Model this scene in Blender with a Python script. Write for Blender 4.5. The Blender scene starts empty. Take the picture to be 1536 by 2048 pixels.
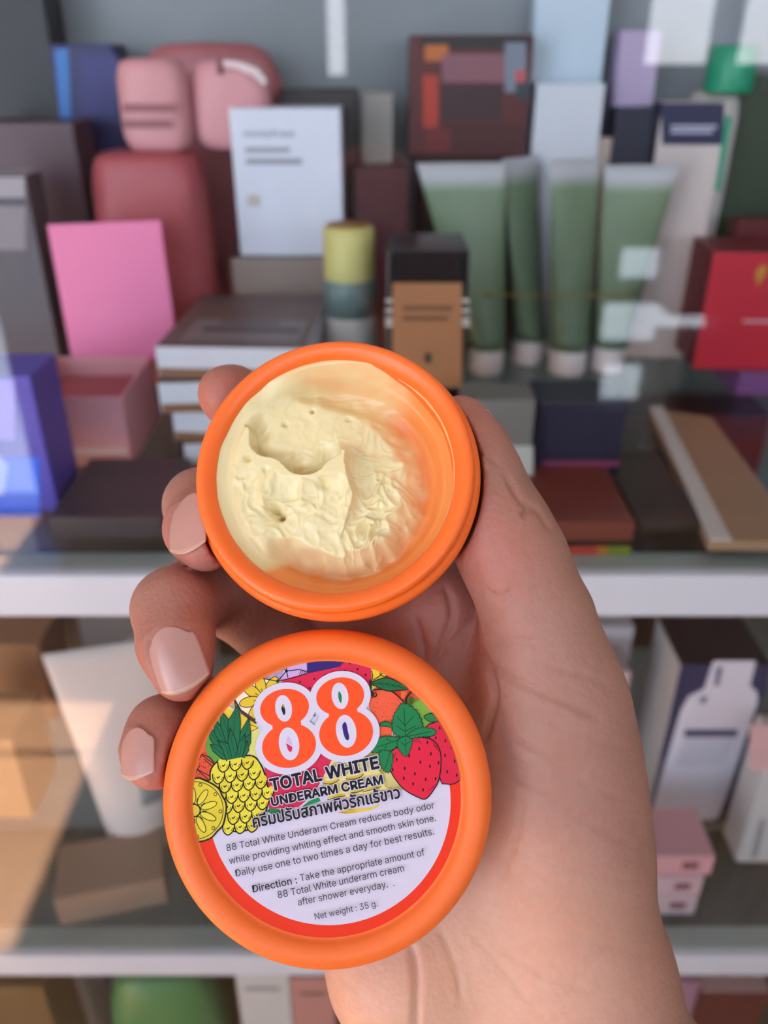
import bpy, bmesh, math, random
import numpy as np
from mathutils import Vector, Matrix, noise
from mathutils.bvhtree import BVHTree
from mathutils.geometry import tessellate_polygon

random.seed(7)
S = bpy.context.scene
COL = S.collection
PI = math.pi
R = math.radians

# ------------------------------------------------------------------ camera, light, exposure
F = 1657.0                                   # focal length in photo pixels
PITCH = R(29.0)
CAM = Vector((0.0, 0.0, 1.25))
RT = Vector((1, 0, 0))
UP = Vector((0, math.sin(PITCH), math.cos(PITCH)))
FW = Vector((0, math.cos(PITCH), -math.sin(PITCH)))

cd = bpy.data.cameras.new('camera')
cam = bpy.data.objects.new('camera', cd)
COL.objects.link(cam)
cam.location = CAM
cam.rotation_euler = (PI / 2 - PITCH, 0, 0)
cd.sensor_fit = 'AUTO'
cd.sensor_width = 36.0
cd.lens = 36.0 * F / 2048.0
cd.clip_start = 0.01
cd.clip_end = 60
cd.dof.use_dof = True
cd.dof.focus_distance = 0.1585
cd.dof.aperture_fstop = cd.lens / 2.2          # a 2.2 mm wide pupil
S.camera = cam

SKY_STRENGTH = 6.9
SUN_STRENGTH = 36.0
EXPOSURE = 0.0
S.view_settings.view_transform = 'Standard'
S.view_settings.look = 'None'
S.view_settings.gamma = 1.0
S.view_settings.use_curve_mapping = False
S.view_settings.exposure = EXPOSURE

w = bpy.data.worlds.new('sky')
S.world = w
w.use_nodes = True
wn = w.node_tree.nodes
bg = wn['Background']
wl = w.node_tree.links                           # hazy sky: bright towards the horizon, deeper overhead
wt = wn.new('ShaderNodeTexCoord')
ws = wn.new('ShaderNodeSeparateXYZ')
wr = wn.new('ShaderNodeValToRGB')
wl.new(wt.outputs['Generated'], ws.inputs[0])
wl.new(ws.outputs['Z'], wr.inputs[0])
wr.color_ramp.elements[0].position = 0.0
wr.color_ramp.elements[0].color = (0.98, 0.99, 1.06, 1)
wr.color_ramp.elements[1].position = 0.55
wr.color_ramp.elements[1].color = (0.22, 0.27, 0.38, 1)
e1 = wr.color_ramp.elements.new(0.12)
e1.color = (0.86, 0.92, 1.06, 1)
e2 = wr.color_ramp.elements.new(0.3)
e2.color = (0.42, 0.48, 0.62, 1)
wl.new(wr.outputs[0], bg.inputs['Color'])
bg.inputs['Strength'].default_value = SKY_STRENGTH

sd = bpy.data.lights.new('sun', 'SUN')
sd.energy = SUN_STRENGTH
sd.angle = R(0.6)
sd.color = (1.0, 0.90, 0.76)
sun = bpy.data.objects.new('sun', sd)
COL.objects.link(sun)
sun.rotation_euler = (R(90 - 58), 0, R(0))     # from behind the photographer, 58 degrees high
sun.location = (0, -4, 5)


def portal(name, loc, sx, sz):
    d = bpy.data.lights.new(name, 'AREA')
    d.shape = 'RECTANGLE'
    d.size = sx
    d.size_y = sz
    d.cycles.is_portal = True
    o = bpy.data.objects.new(name, d)
    COL.objects.link(o)
    o.location = loc
    o.rotation_euler = (R(90), 0, 0)           # emits towards +Y
    return o


# ------------------------------------------------------------------ helpers
def ray(u, v):
    return FW + RT * ((u - 768.0) / F) + UP * ((1024.0 - v) / F)


def P(u, v, d):
    return CAM + ray(u, v) * d


def atY(u, v, Y):
    r = ray(u, v)
    return CAM + r * ((Y - CAM.y) / r.y)


def atZ(u, v, z):
    r = ray(u, v)
    return CAM + r * ((z - CAM.z) / r.z)


def lin(c):
    if isinstance(c, str):
        c = [int(c[i:i + 2], 16) / 255 for i in (0, 2, 4)]
    return tuple(x / 12.92 if x <= 0.04045 else ((x + 0.055) / 1.055) ** 2.4 for x in c)


MATS = {}


def mat(name, color, rough=0.5, vary=0.06, scale=60.0, metal=0.0, sss=0.0, sss_r=(1, .4, .2), sss_s=0.003,
        trans=0.0, bump=0.0, bscale=400.0, coat=0.0, spec=0.5):
    if name in MATS:
        return MATS[name]
    m = bpy.data.materials.new(name)
    m.use_nodes = True
    n, l = m.node_tree.nodes, m.node_tree.links
    b = n['Principled BSDF']
    c = lin(color) if isinstance(color, str) else color
    tc = n.new('ShaderNodeTexCoord')
    nz = n.new('ShaderNodeTexNoise')
    nz.inputs['Scale'].default_value = scale
    nz.inputs['Detail'].default_value = 4
    l.new(tc.outputs['Object'], nz.inputs['Vector'])
    mx = n.new('ShaderNodeMix')
    mx.data_type = 'RGBA'
    mx.inputs[6].default_value = (*[max(0, x * (1 - vary)) for x in c], 1)
    mx.inputs[7].default_value = (*[min(1, x * (1 + vary)) for x in c], 1)
    l.new(nz.outputs['Fac'], mx.inputs[0])
    l.new(mx.outputs[2], b.inputs['Base Color'])
    b.inputs['Roughness'].default_value = rough
    b.inputs['Metallic'].default_value = metal
    b.inputs['Transmission Weight'].default_value = trans
    b.inputs['Coat Weight'].default_value = coat
    b.inputs['Specular IOR Level'].default_value = spec
    if sss:
        b.inputs['Subsurface Weight'].default_value = sss
        b.inputs['Subsurface Radius'].default_value = sss_r
        b.inputs['Subsurface Scale'].default_value = sss_s
    if bump:
        nb = n.new('ShaderNodeTexNoise')
        nb.inputs['Scale'].default_value = bscale
        nb.inputs['Detail'].default_value = 5
        l.new(tc.outputs['Object'], nb.inputs['Vector'])
        bp = n.new('ShaderNodeBump')
        bp.inputs['Strength'].default_value = bump
        bp.inputs['Distance'].default_value = 0.0005
        l.new(nb.outputs['Fac'], bp.inputs['Height'])
        l.new(bp.outputs['Normal'], b.inputs['Normal'])
    MATS[name] = m
    return m


def glass_mat(name, tint, ior=1.5, gain=1.0):
    m = bpy.data.materials.new(name)
    m.use_nodes = True
    n, l = m.node_tree.nodes, m.node_tree.links
    for x in list(n):
        if x.type != 'OUTPUT_MATERIAL':
            n.remove(x)
    out = [x for x in n if x.type == 'OUTPUT_MATERIAL'][0]
    fr = n.new('ShaderNodeLayerWeight')         # facing = 1 - |cos|; Schlick's curve, the same from both sides
    fr.inputs['Blend'].default_value = 0.5
    pw = n.new('ShaderNodeMath')
    pw.operation = 'POWER'
    pw.inputs[1].default_value = 5.0
    mu = n.new('ShaderNodeMath')
    mu.operation = 'MULTIPLY_ADD'
    mu.use_clamp = True
    mu.inputs[1].default_value = 0.96 * gain
    mu.inputs[2].default_value = 0.042 * gain
    tr = n.new('ShaderNodeBsdfTransparent')
    tr.inputs['Color'].default_value = (*tint, 1)
    gl = n.new('ShaderNodeBsdfGlossy')
    gl.inputs['Roughness'].default_value = 0.0
    mx = n.new('ShaderNodeMixShader')
    l.new(fr.outputs['Facing'], pw.inputs[0])
    l.new(pw.outputs[0], mu.inputs[0])
    l.new(mu.outputs[0], mx.inputs[0])
    l.new(tr.outputs[0], mx.inputs[1])
    l.new(gl.outputs[0], mx.inputs[2])
    l.new(mx.outputs[0], out.inputs['Surface'])
    return m


def attr_mat(name, rough=0.45, attr='Col', sss=0.0, sss_r=(1, .6, .3), sss_s=0.002, bump=0.0, bscale=900, spec=0.5):
    m = bpy.data.materials.new(name)
    m.use_nodes = True
    n, l = m.node_tree.nodes, m.node_tree.links
    b = n['Principled BSDF']
    a = n.new('ShaderNodeAttribute')
    a.attribute_name = attr
    l.new(a.outputs['Color'], b.inputs['Base Color'])
    b.inputs['Roughness'].default_value = rough
    b.inputs['Specular IOR Level'].default_value = spec
    if sss:
        b.inputs['Subsurface Weight'].default_value = sss
        b.inputs['Subsurface Radius'].default_value = sss_r
        b.inputs['Subsurface Scale'].default_value = sss_s
    if bump:
        tc = n.new('ShaderNodeTexCoord')
        nb = n.new('ShaderNodeTexNoise')
        nb.inputs['Scale'].default_value = bscale
        nb.inputs['Detail'].default_value = 4
        l.new(tc.outputs['Object'], nb.inputs['Vector'])
        bp = n.new('ShaderNodeBump')
        bp.inputs['Strength'].default_value = bump
        bp.inputs['Distance'].default_value = 0.0003
        l.new(nb.outputs['Fac'], bp.inputs['Height'])
        l.new(bp.outputs['Normal'], b.inputs['Normal'])
    return m


def mesh_obj(name, verts, faces, mats, parent=None, smooth=False, fmat=None, col=None):
    me = bpy.data.meshes.new(name)
    me.from_pydata([tuple(v) for v in verts], [], faces)
    for m in (mats if isinstance(mats, (list, tuple)) else [mats]):
        me.materials.append(m)
    if fmat is not None:
        me.polygons.foreach_set('material_index', fmat)
    if smooth:
        me.polygons.foreach_set('use_smooth', [True] * len(me.polygons))
    if col is not None:
        a = me.color_attributes.new('Col', 'FLOAT_COLOR', 'POINT')
        a.data.foreach_set('color', np.asarray(col, dtype=np.float32).ravel())
    me.update()
    o = bpy.data.objects.new(name, me)
    COL.objects.link(o)
    if parent is not None:
        o.parent = parent
    return o


def bm_obj(name, bm, mats, parent=None, smooth=False):
    me = bpy.data.meshes.new(name)
    bm.to_mesh(me)
    bm.free()
    for m in (mats if isinstance(mats, (list, tuple)) else [mats]):
        me.materials.append(m)
    if smooth:
        me.polygons.foreach_set('use_smooth', [True] * len(me.polygons))
    o = bpy.data.objects.new(name, me)
    COL.objects.link(o)
    if parent is not None:
        o.parent = parent
    return o


def tag(o, label, cat, group=None, kind=None):
    o['label'] = label
    o['category'] = cat
    if group:
        o['group'] = group
    if kind:
        o['kind'] = kind
    return o


def struct(o):
    o['kind'] = 'structure'
    return o


def box_bm(x0, x1, y0, y1, z0, z1, bev=0.0, seg=2):
    bm = bmesh.new()
    bmesh.ops.create_cube(bm, size=1.0)
    for v in bm.verts:
        v.co = Vector(((x0 + x1) / 2 + v.co.x * (x1 - x0), (y0 + y1) / 2 + v.co.y * (y1 - y0), (z0 + z1) / 2 + v.co.z * (z1 - z0)))
    if bev > 0:
        bmesh.ops.bevel(bm, geom=bm.edges[:], offset=bev, segments=seg, affect='EDGES', profile=0.6)
    return bm


def lathe(profile, seg=96, closed_ends=True):
    """profile: list of (r, z) turned round local Z; returns verts, faces"""
    V, Fc = [], []
    idx = []
    for r, z in profile:
        if r < 1e-9:
            idx.append([len(V)] * seg)
            V.append((0, 0, z))
        else:
            s = len(V)
            for k in range(seg):
                a = 2 * PI * k / seg
                V.append((r * math.cos(a), r * math.sin(a), z))
            idx.append(list(range(s, s + seg)))
    for i in range(len(profile) - 1):
        a, b = idx[i], idx[i + 1]
        for k in range(seg):
            k2 = (k + 1) % seg
            f = []
            for q in (a[k], a[k2], b[k2], b[k]):
                if q not in f:
                    f.append(q)
            if len(f) > 2:
                Fc.append(f)
    return V, Fc


def lathe_obj(name, profile, m, parent=None, seg=96, smooth=True, scale=0.001):
    V, Fc = lathe([(r * scale, z * scale) for r, z in profile], seg)
    o = mesh_obj(name, V, Fc, m, parent, smooth)
    fix_normals(o)
    return o


def fix_normals(o):
    bm = bmesh.new()
    bm.from_mesh(o.data)
    bmesh.ops.recalc_face_normals(bm, faces=bm.faces[:])
    bm.to_mesh(o.data)
    bm.free()


def catmull(pts, n=8, closed=False):
    out = []
    m = len(pts)
    rng = range(m) if closed else range(m - 1)
    for i in rng:
        p0 = pts[(i - 1) % m] if closed or i > 0 else pts[0]
        p1, p2 = pts[i], pts[(i + 1) % m]
        p3 = pts[(i + 2) % m] if closed or i + 2 < m else pts[-1]
        for k in range(n):
            t = k / n
            out.append(tuple(0.5 * (2 * b + (c - a) * t + (2 * a - 5 * b + 4 * c - d) * t * t + (3 * b - a - 3 * c + d) * t ** 3)
                             for a, b, c, d in zip(p0, p1, p2, p3)))
    if not closed:
        out.append(tuple(pts[-1]))
    return out


# ------------------------------------------------------------------ the room (behind the photographer it opens to the street)
SHELF = [1.008, 0.669, 0.305]                   # top faces of the three glass shelves
GLASS_Y = 0.374
m_wall = mat('painted wall plaster', 'C9C4B8', 0.9, 0.05, 6)
m_floor = mat('terracotta floor tile', 'C08C66', 0.55, 0.12, 14)
m_ceil = mat('ceiling paint', 'DAD6CC', 0.9, 0.04, 5)

XL, XR, YB, YF, ZC = -2.4, 1.6, -1.5, 1.2, 2.75
struct(bm_obj('floor', box_bm(XL - .1, XR + .1, YB - .1, YF + .1, -0.1, 0.0), m_floor))
struct(bm_obj('ceiling', box_bm(XL - .1, XR + .1, YB - .1, YF + .1, ZC, ZC + .1), m_ceil))
struct(bm_obj('wall_left', box_bm(XL - .1, XL, YB, YF, 0, ZC), m_wall))
struct(bm_obj('wall_right', box_bm(XR, XR + .1, YB, YF, 0, ZC), m_wall))
struct(bm_obj('wall_front', box_bm(XL - .1, XR + .1, YF, YF + .1, 0, ZC), m_wall))
# the street side: a wall pierced by a high band of windows and a few low gaps on the right
BAND0, BAND1 = 1.37, 2.45
OPEN = [(-2.3, XR, BAND0, BAND1), (0.62, 0.80, 1.225, BAND0), (0.84, 1.02, 1.225, BAND0),
        (0.63, 0.76, 0.70, 0.80), (0.60, 0.78, 0.52, 0.66), (0.70, 0.92, 0.56, 0.62), (0.62, 0.76, 0.34, 0.48), (-2.3, -1.06, 0.02, BAND0), (-0.138, -0.092, 1.20, 1.5)]
m_dark = mat('dark shop front panel', '4A4642', 0.7, 0.1, 5)


def union_boxes(name, boxes, m):
    V, Fc = [], []
    for b in boxes:
        bm = box_bm(*b)
        base = len(V)
        bm.verts.index_update()
        V += [v.co.copy() for v in bm.verts]
        Fc += [[base + v.index for v in f.verts] for f in bm.faces]
        bm.free()
    return mesh_obj(name, V, Fc, m)


cx = sorted({XL - .1, XR + .1} | {o[0] for o in OPEN} | {o[1] for o in OPEN})
cz = sorted({0, ZC} | {o[2] for o in OPEN} | {o[3] for o in OPEN})
cells = []
for a, b in zip(cx[:-1], cx[1:]):
    for c, d in zip(cz[:-1], cz[1:]):
        mx_, mz_ = (a + b) / 2, (c + d) / 2
        if not any(o[0] < mx_ < o[1] and o[2] < mz_ < o[3] for o in OPEN):
            cells.append((a, b, YB - .1, YB, c, d))
struct(union_boxes('wall_back', cells, m_dark))
struct(union_boxes('trim_1', [(x - .015, x + .015, YB - .07, YB - .03, BAND0, BAND1) for x in (-0.58, 0.82)], m_dark))
# unseen awning, added to keep the sun off everything but the left bay
struct(bm_obj('added_awning', box_bm(-0.58, 2.4, YB - 2.6, YB - .1, BAND1 + .06, BAND1 + .1), m_dark))
struct(bm_obj('ground', box_bm(-6, 6, -9, YB - .1, -0.12, -0.02), mat('street concrete', 'A3B2C6', 0.9, 0.1, 3)))
portal('window_daylight', ((XL + XR) / 2, YB - .05, (BAND0 + BAND1) / 2), XR - XL, BAND1 - BAND0)
portal('door_daylight', (-1.64, YB - .05, BAND0 / 2), 1.32, BAND0)
portal('low_daylight', (0.81, YB - .05, .8), .44, 1.0)

# ------------------------------------------------------------------ the jar, its cream and its lid
def frame(center, depth_axis_cam, spin=0.0):
    """matrix whose +Z looks back at the camera; depth_axis_cam = axis into the jar in (right, up, forward)"""
    a = Vector(depth_axis_cam)
    d = (RT * a.x + UP * a.y + FW * a.z).normalized()
    z = -d
    x = (RT - z * RT.dot(z)).normalized()
    y = z.cross(x)
    M = Matrix((x, y, z)).transposed().to_4x4()
    M.translation = center
    return M @ Matrix.Rotation(spin, 4, 'Z')


m_orange = mat('orange plastic', (0.95, 0.165, 0.018), 0.38, 0.03, 90, sss=0.25, sss_r=(1, .35, .1), sss_s=0.002, bump=0.05, bscale=1500)
JAR_M = frame(P(665, 941, 0.161), (0.10, -0.24, 1.0))
jar_profile = [(0, -14.0), (19.9, -14.0), (21.9, -13.4), (22.6, -12.0), (23.2, -6.0), (23.7, -2.2), (24.0, -1.3), (24.7, -0.65), (25.6, 0.0), (26.3, 0.15),
               (27.0, -0.1), (27.4, -0.7), (27.5, -2.3), (27.2, -2.7), (27.2, -3.4), (27.9, -3.8), (28.5, -4.4), (28.7, -5.2), (28.5, -8.0),
               (27.9, -11.5), (26.4, -15.0), (24.5, -17.0), (21.5, -17.8), (0, -17.8)]
jar = lathe_obj('cream_jar', jar_profile, m_orange, seg=160)
jar.matrix_world = JAR_M
tag(jar, 'open round orange plastic jar of cream, gripped at the top of the hand', 'jar')


def sstep(a, b, x):
    t = min(1.0, max(0.0, (x - a) / (b - a)))
    return t * t * (3 - 2 * t)


def seg_dist(px, py, poly):
    """distance to a polyline, the signed side of the nearest piece (+ = left of travel) and the fraction along"""
    best = (1e9, 0, 0)
    n = len(poly) - 1
    for i in range(n):
        ax, ay = poly[i]
        bx, by = poly[i + 1]
        dx, dy = bx - ax, by - ay
        L = dx * dx + dy * dy + 1e-12
        t = min(1, max(0, ((px - ax) * dx + (py - ay) * dy) / L))
        ex, ey = px - ax - dx * t, py - ay - dy * t
        d = math.hypot(ex, ey)
        if d < best[0]:
            best = (d, 1 if dx * ey - dy * ex > 0 else -1, (i + t) / n)
    return best


def inside(px, py, poly):
    r = False
    j = len(poly) - 1
    for i in range(len(poly)):
        if (poly[i][1] > py) != (poly[j][1] > py) and px < (poly[j][0] - poly[i][0]) * (py - poly[i][1]) / (poly[j][1] - poly[i][1]) + poly[i][0]:
            r = not r
        j = i
    return r


def J(*pts):
    return [((u - 661) / 10.15, -(v - 945) / 10.15) for u, v in pts]


MASS = catmull(J((418, 910), (424, 850), (450, 790), (500, 752), (560, 752), (640, 775), (720, 800), (775, 850), (808, 905), (812, 985), (795, 1040), (752, 1092),
                 (700, 1118), (640, 1118), (590, 1098), (545, 1092), (520, 1120), (495, 1112), (455, 1060), (425, 985)), 5, True)
LIP = catmull(J((455, 800), (476, 838), (486, 846), (489, 880), (508, 902), (545, 912), (572, 938), (600, 946), (628, 940), (652, 916), (676, 905)), 5)
PEAK = catmull(J((676, 905), (686, 945), (697, 985), (690, 1015)), 5)
HOOK = catmull(J((690, 885), (720, 905), (760, 910), (800, 912)), 5)
RIB1 = catmull(J((516, 930), (510, 975), (520, 1005), (548, 1030)), 5)
RIB2 = catmull(J((600, 950), (592, 985), (598, 1010)), 5)
RIB3 = catmull(J((450, 850), (446, 930), (462, 1000), (490, 1050)), 5)
PITS = [(*J((608, 800))[0], .38, 1.6), (*J((551, 828))[0], .5, 1.2), (*J((741, 828))[0], .7, 1.4), (*J((795, 884))[0], .6, 1.4),
        (*J((538, 1014))[0], 1.05, 4.6), (*J((549, 1026))[0], .8, 3.6), (*J((484, 908))[0], .75, 1.5), (*J((524, 1010))[0], .6, 1.5), (*J((683, 818))[0], .5, .8),
        (*J((635, 885))[0], 1.6, .9), (*J((560, 895))[0], 1.4, .7), (*J((640, 965))[0], 1.2, 1.3), (*J((716, 890))[0], 1.6, 1.0)]


def wall_r(z):
    return 22.6 + (z + 12) / 9.8 * 1.1


def cream_h(x, y):
    r = math.hypot(x, y)
    floor_z = -13.6 + 4.5 * max(0, (r - 13) / 10) ** 2
    d, _, _ = seg_dist(x, y, MASS + [MASS[0]])
    sd = d if inside(x, y, MASS) else -d
    wob = noise.noise((x * .35, y * .35, 3.1)) * 1.0
    m = sstep(-3.2, 2.6, sd + wob)
    lvl = -5.2 - 0.075 * x - 0.02 * y
    lvl -= 2.0 * sstep(2, 16, x) * sstep(-12, 6, y)
    # lower mass pushed up towards a sharp lip, hollow on the far side of it
    dl, side, fr = seg_dist(x, y, LIP)
    ends = sstep(0.0, .12, fr) if fr < .5 else 1.0
    if fr > .9995:
        lvl += 3.5 * math.exp(-dl / 1.2)
    elif side < 0:
        lvl += 3.5 * math.exp(-dl / 4.5) * ends
    else:
        lvl -= 2.3 * math.exp(-(dl / 2.8) ** 2) * ends * sstep(0, .5, dl)
    dp, sp, fp = seg_dist(x, y, PEAK)
    if fp < 5e-4:
        lvl += 3.6 * math.exp(-dp / 1.2)
    elif sp < 0:
        lvl += 3.6 * math.exp(-dp / 3.2) * (1 - fp * .6)
    else:
        lvl += 3.6 * math.exp(-dp / 0.8) * (1 - fp * .6) - 0.9 * math.exp(-(dp / 3) ** 2)
    dh, sh, fh = seg_dist(x, y, HOOK)
    lvl += (1.4 * math.exp(-dh / 2.2) if sh > 0 else 1.4 * math.exp(-dh / .5) - .9 * math.exp(-(dh / 1.6) ** 2)) * sstep(0, .15, fh) * (1 - sstep(.75, 1, fh))
    for rib, a in ((RIB1, 1.5), (RIB2, 1.1), (RIB3, .7)):
        dr, sr, fr2 = seg_dist(x, y, rib)
        e = sstep(0, .2, fr2) * (1 - sstep(.8, 1, fr2))
        lvl += a * e * (math.exp(-dr / 2.0) if sr > 0 else math.exp(-dr / .5))
    # stirred texture, strongest low on the right
    q = Vector((noise.noise((x * .16 + 5, y * .16, 1.7)) + .5 * noise.noise((x * .32 + 5, y * .32, 6.2)), noise.noise((x * .16 + 9, y * .16, 12.3)) + .5 * noise.noise((x * .32 + 2, y * .32, 3.4)), 0)) * 1.3
    rg = 1 - abs(noise.noise((x * .24 + q.x, y * .24 + q.y, 8.3)))
    rg2 = 1 - abs(noise.noise((x * .55 + q.x, y * .5 + q.y, 2.3)))
    low = sstep(6, -3, y) if False else (1 - sstep(-3, 6, y))
    lr = low * sstep(-2, 8, x)
    lvl += (rg ** 2 - .65) * (0.35 + .3 * low + .75 * lr) + (rg2 ** 3 - .5) * (.03 + .75 * lr + .10 * low)
    lvl += noise.noise((x * .12 + 3, y * .12, 4.5)) * .9 + noise.noise((x * 1.1, y * 1.1, .5)) * .06
    for px, py, pr, pd in PITS:
        dd = math.hypot(x - px, (y - py) * 1.15)
        lvl -= pd * math.exp(-(dd / pr) ** 2)
    streak = noise.noise((math.atan2(y, x) * 1.6, r * .9, 4.0)) * .5 + .5
    film = 0.06 + 0.16 * streak
    top = sstep(12, 17, y) * sstep(-15, -9, x) * (1 - sstep(8, 17, x))
    film += top * (0.55 + 1.1 * (noise.noise((x * .22, y * .9, 7.0)) * .5 + .5))
    base = floor_z + film
    z = base + (max(lvl, base) - base) * m
    return z, z - floor_z, m, film


N = 221
RMAX = 23.9
V, Cc, Fc = [], [], []
c_cream = np.array((0.86, 0.71, 0.37))
c_film = np.array((0.93, 0.25, 0.045))
for i in range(N):
    for j in range(N):
        a, b_ = 2 * i / (N - 1) - 1, 2 * j / (N - 1) - 1       # square grid laid onto a disc
        if a == 0 and b_ == 0:
            r0, th0 = 0.0, 0.0
        elif abs(a) > abs(b_):
            r0, th0 = a, PI / 4 * b_ / a
        else:
            r0, th0 = b_, PI / 2 - PI / 4 * a / b_
        x, y = RMAX * r0 * math.cos(th0), RMAX * r0 * math.sin(th0)
        r = math.hypot(x, y)
        sx, sy = (x, y) if r <= 22.8 else (x * 22.8 / r, y * 22.8 / r)
        z, th, m, film = cream_h(sx, sy)
        th_ = math.degrees(math.atan2(y, x)) % 360
        zw = -8.0 + 5.2 * sstep(30, 115, th_) * (1 - sstep(180, 285, th_)) + .5 * noise.noise((x * .2, y * .2, 9.1))
        z += (zw - z) * sstep(19.5, 22.0, r)
        hi = sstep(4, 14, y) * sstep(-16, -8, x) * (1 - sstep(0, 14, x))
        if r > 21.8:
            z += (r - 21.8) * (1.3 + 2.6 * hi) * (1 - .75 * sstep(-7.5, -2.5, z))
        z = min(z, -1.7)
        rr = wall_r(z) + .15
        if r > rr:
            x, y = x * rr / r, y * rr / r
        t = min(1.0, max(0.0, 1 - math.exp(-max(th - .05, 0) / 1.0)))
        V.append((x * .001, y * .001, z * .001))
        Cc.append((*(c_film * (1 - t) + c_cream * t), 1))
for i in range(N - 1):
    for j in range(N - 1):
        Fc.append([i * N + j, (i + 1) * N + j, (i + 1) * N + j + 1, i * N + j + 1])
# close the body underneath so that the cream has a volume: a skirt down to the floor of the jar
m_cream = attr_mat('yellow cream', 0.30, sss=0.22, sss_r=(1, .75, .35), sss_s=0.0015, bump=0.08, bscale=1200)
cream = mesh_obj('cream', V, Fc, m_cream, smooth=True, col=Cc)
cream.matrix_world = JAR_M
sol = cream.modifiers.new('body', 'SOLIDIFY')
sol.thickness = 0.00025
sol.offset = -1
tag(cream, 'pale yellow cream, scooped out and left in peaks inside the open orange jar', 'cream')

# film of cream wiped along the wall on the right
FV, FF, FCc = [], [], []
n_a, n_z = 90, 8
for a in range(n_a + 1):
    fa = a / n_a
    ang = R(-62) + fa * R(120)
    wdt = (0.6 + 1.3 * (noise.noise((fa * 5, 1, 0)) * .5 + .5)) * min(1, 6 * fa, 6 * (1 - fa))
    zc = -2.6 - 1.6 * (noise.noise((fa * 3, 7, 0)) * .5 + .5)
    for k in range(n_z + 1):
        z = zc + wdt * (k / n_z - .5) * 1.6
        rr = wall_r(z) + 0.03 - .28 * math.sin(PI * k / n_z) * (.5 + .5 * noise.noise((fa * 25, k * .4, 2)))
        FV.append((rr * math.cos(ang) * .001, rr * math.sin(ang) * .001, z * .001))
        FCc.append((0.90, 0.50, 0.26, 1))
for a in range(n_a):
    for k in range(n_z):
        b = a * (n_z + 1) + k
        FF.append([b, b + 1, b + n_z + 2, b + n_z + 1])
smear = mesh_obj('wiped_smear', FV, FF, m_cream, cream, True, col=FCc)
smear['label'] = 'thin translucent smear of cream left on the jar wall'

# lid
LID_M = frame(P(653, 1597, 0.1565), (0.0, -0.12, 1.0))
m_lid = mat('matt orange lid plastic', (0.93, 0.17, 0.022), 0.5, 0.03, 90, sss=0.2, sss_r=(1, .35, .1), sss_s=0.002, bump=0.08, bscale=2500)
lid_profile = [(0, -1.5), (25.6, -1.5), (25.95, -1.35), (26.25, -0.85), (26.7, -0.3), (27.5, 0.12), (28.5, 0.25), (29.5, 0.08), (30.4, -0.45), (31.1, -1.3),
               (31.5, -2.4), (31.6, -3.6), (31.5, -8.2), (31.2, -8.6), (30.4, -8.6), (30.1, -8.2), (30.0, -3.4), (29.0, -2.9), (0, -2.9)]
lid = lathe_obj('jar_lid', lid_profile, m_lid, seg=160)
lid.matrix_world = LID_M
tag(lid, 'round orange screw lid with a fruit-printed label, held below the open jar', 'lid')


# ---- printed label: flat layers of print on a paper disc; drawn in label millimetres
def L(u, v):
    return ((u - 654) * 0.0926, -(v - 1583.5) * 0.0891)


def A(x, y):
    return L(360 + x / 4.8, 1280 + y / 4.8)


def B(x, y):
    return L(640 + x / 4.8, 1280 + y / 4.8)


def Q(x, y):
    return L(300 + x / 2.1943, 1230 + y / 2.1943)


LABEL_R = 25.5
CLIP = [(LABEL_R * math.cos(2 * PI * k / 120), LABEL_R * math.sin(2 * PI * k / 120)) for k in range(120)]


def clip(poly, region):
    out = list(poly)
    for i in range(len(region)):
        if not out:
            return []
        ax, ay = region[i]
        bx, by = region[(i + 1) % len(region)]
        inp, out = out, []

        def sd(p):
            return (bx - ax) * (p[1] - ay) - (by - ay) * (p[0] - ax)
        for k in range(len(inp)):
            p, q = inp[k], inp[(k + 1) % len(inp)]
            sp, sq = sd(p), sd(q)
            if sp >= 0:
                out.append(p)
            if (sp >= 0) != (sq >= 0):
                t = sp / (sp - sq)
                out.append((p[0] + (q[0] - p[0]) * t, p[1] + (q[1] - p[1]) * t))
    return out


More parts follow.
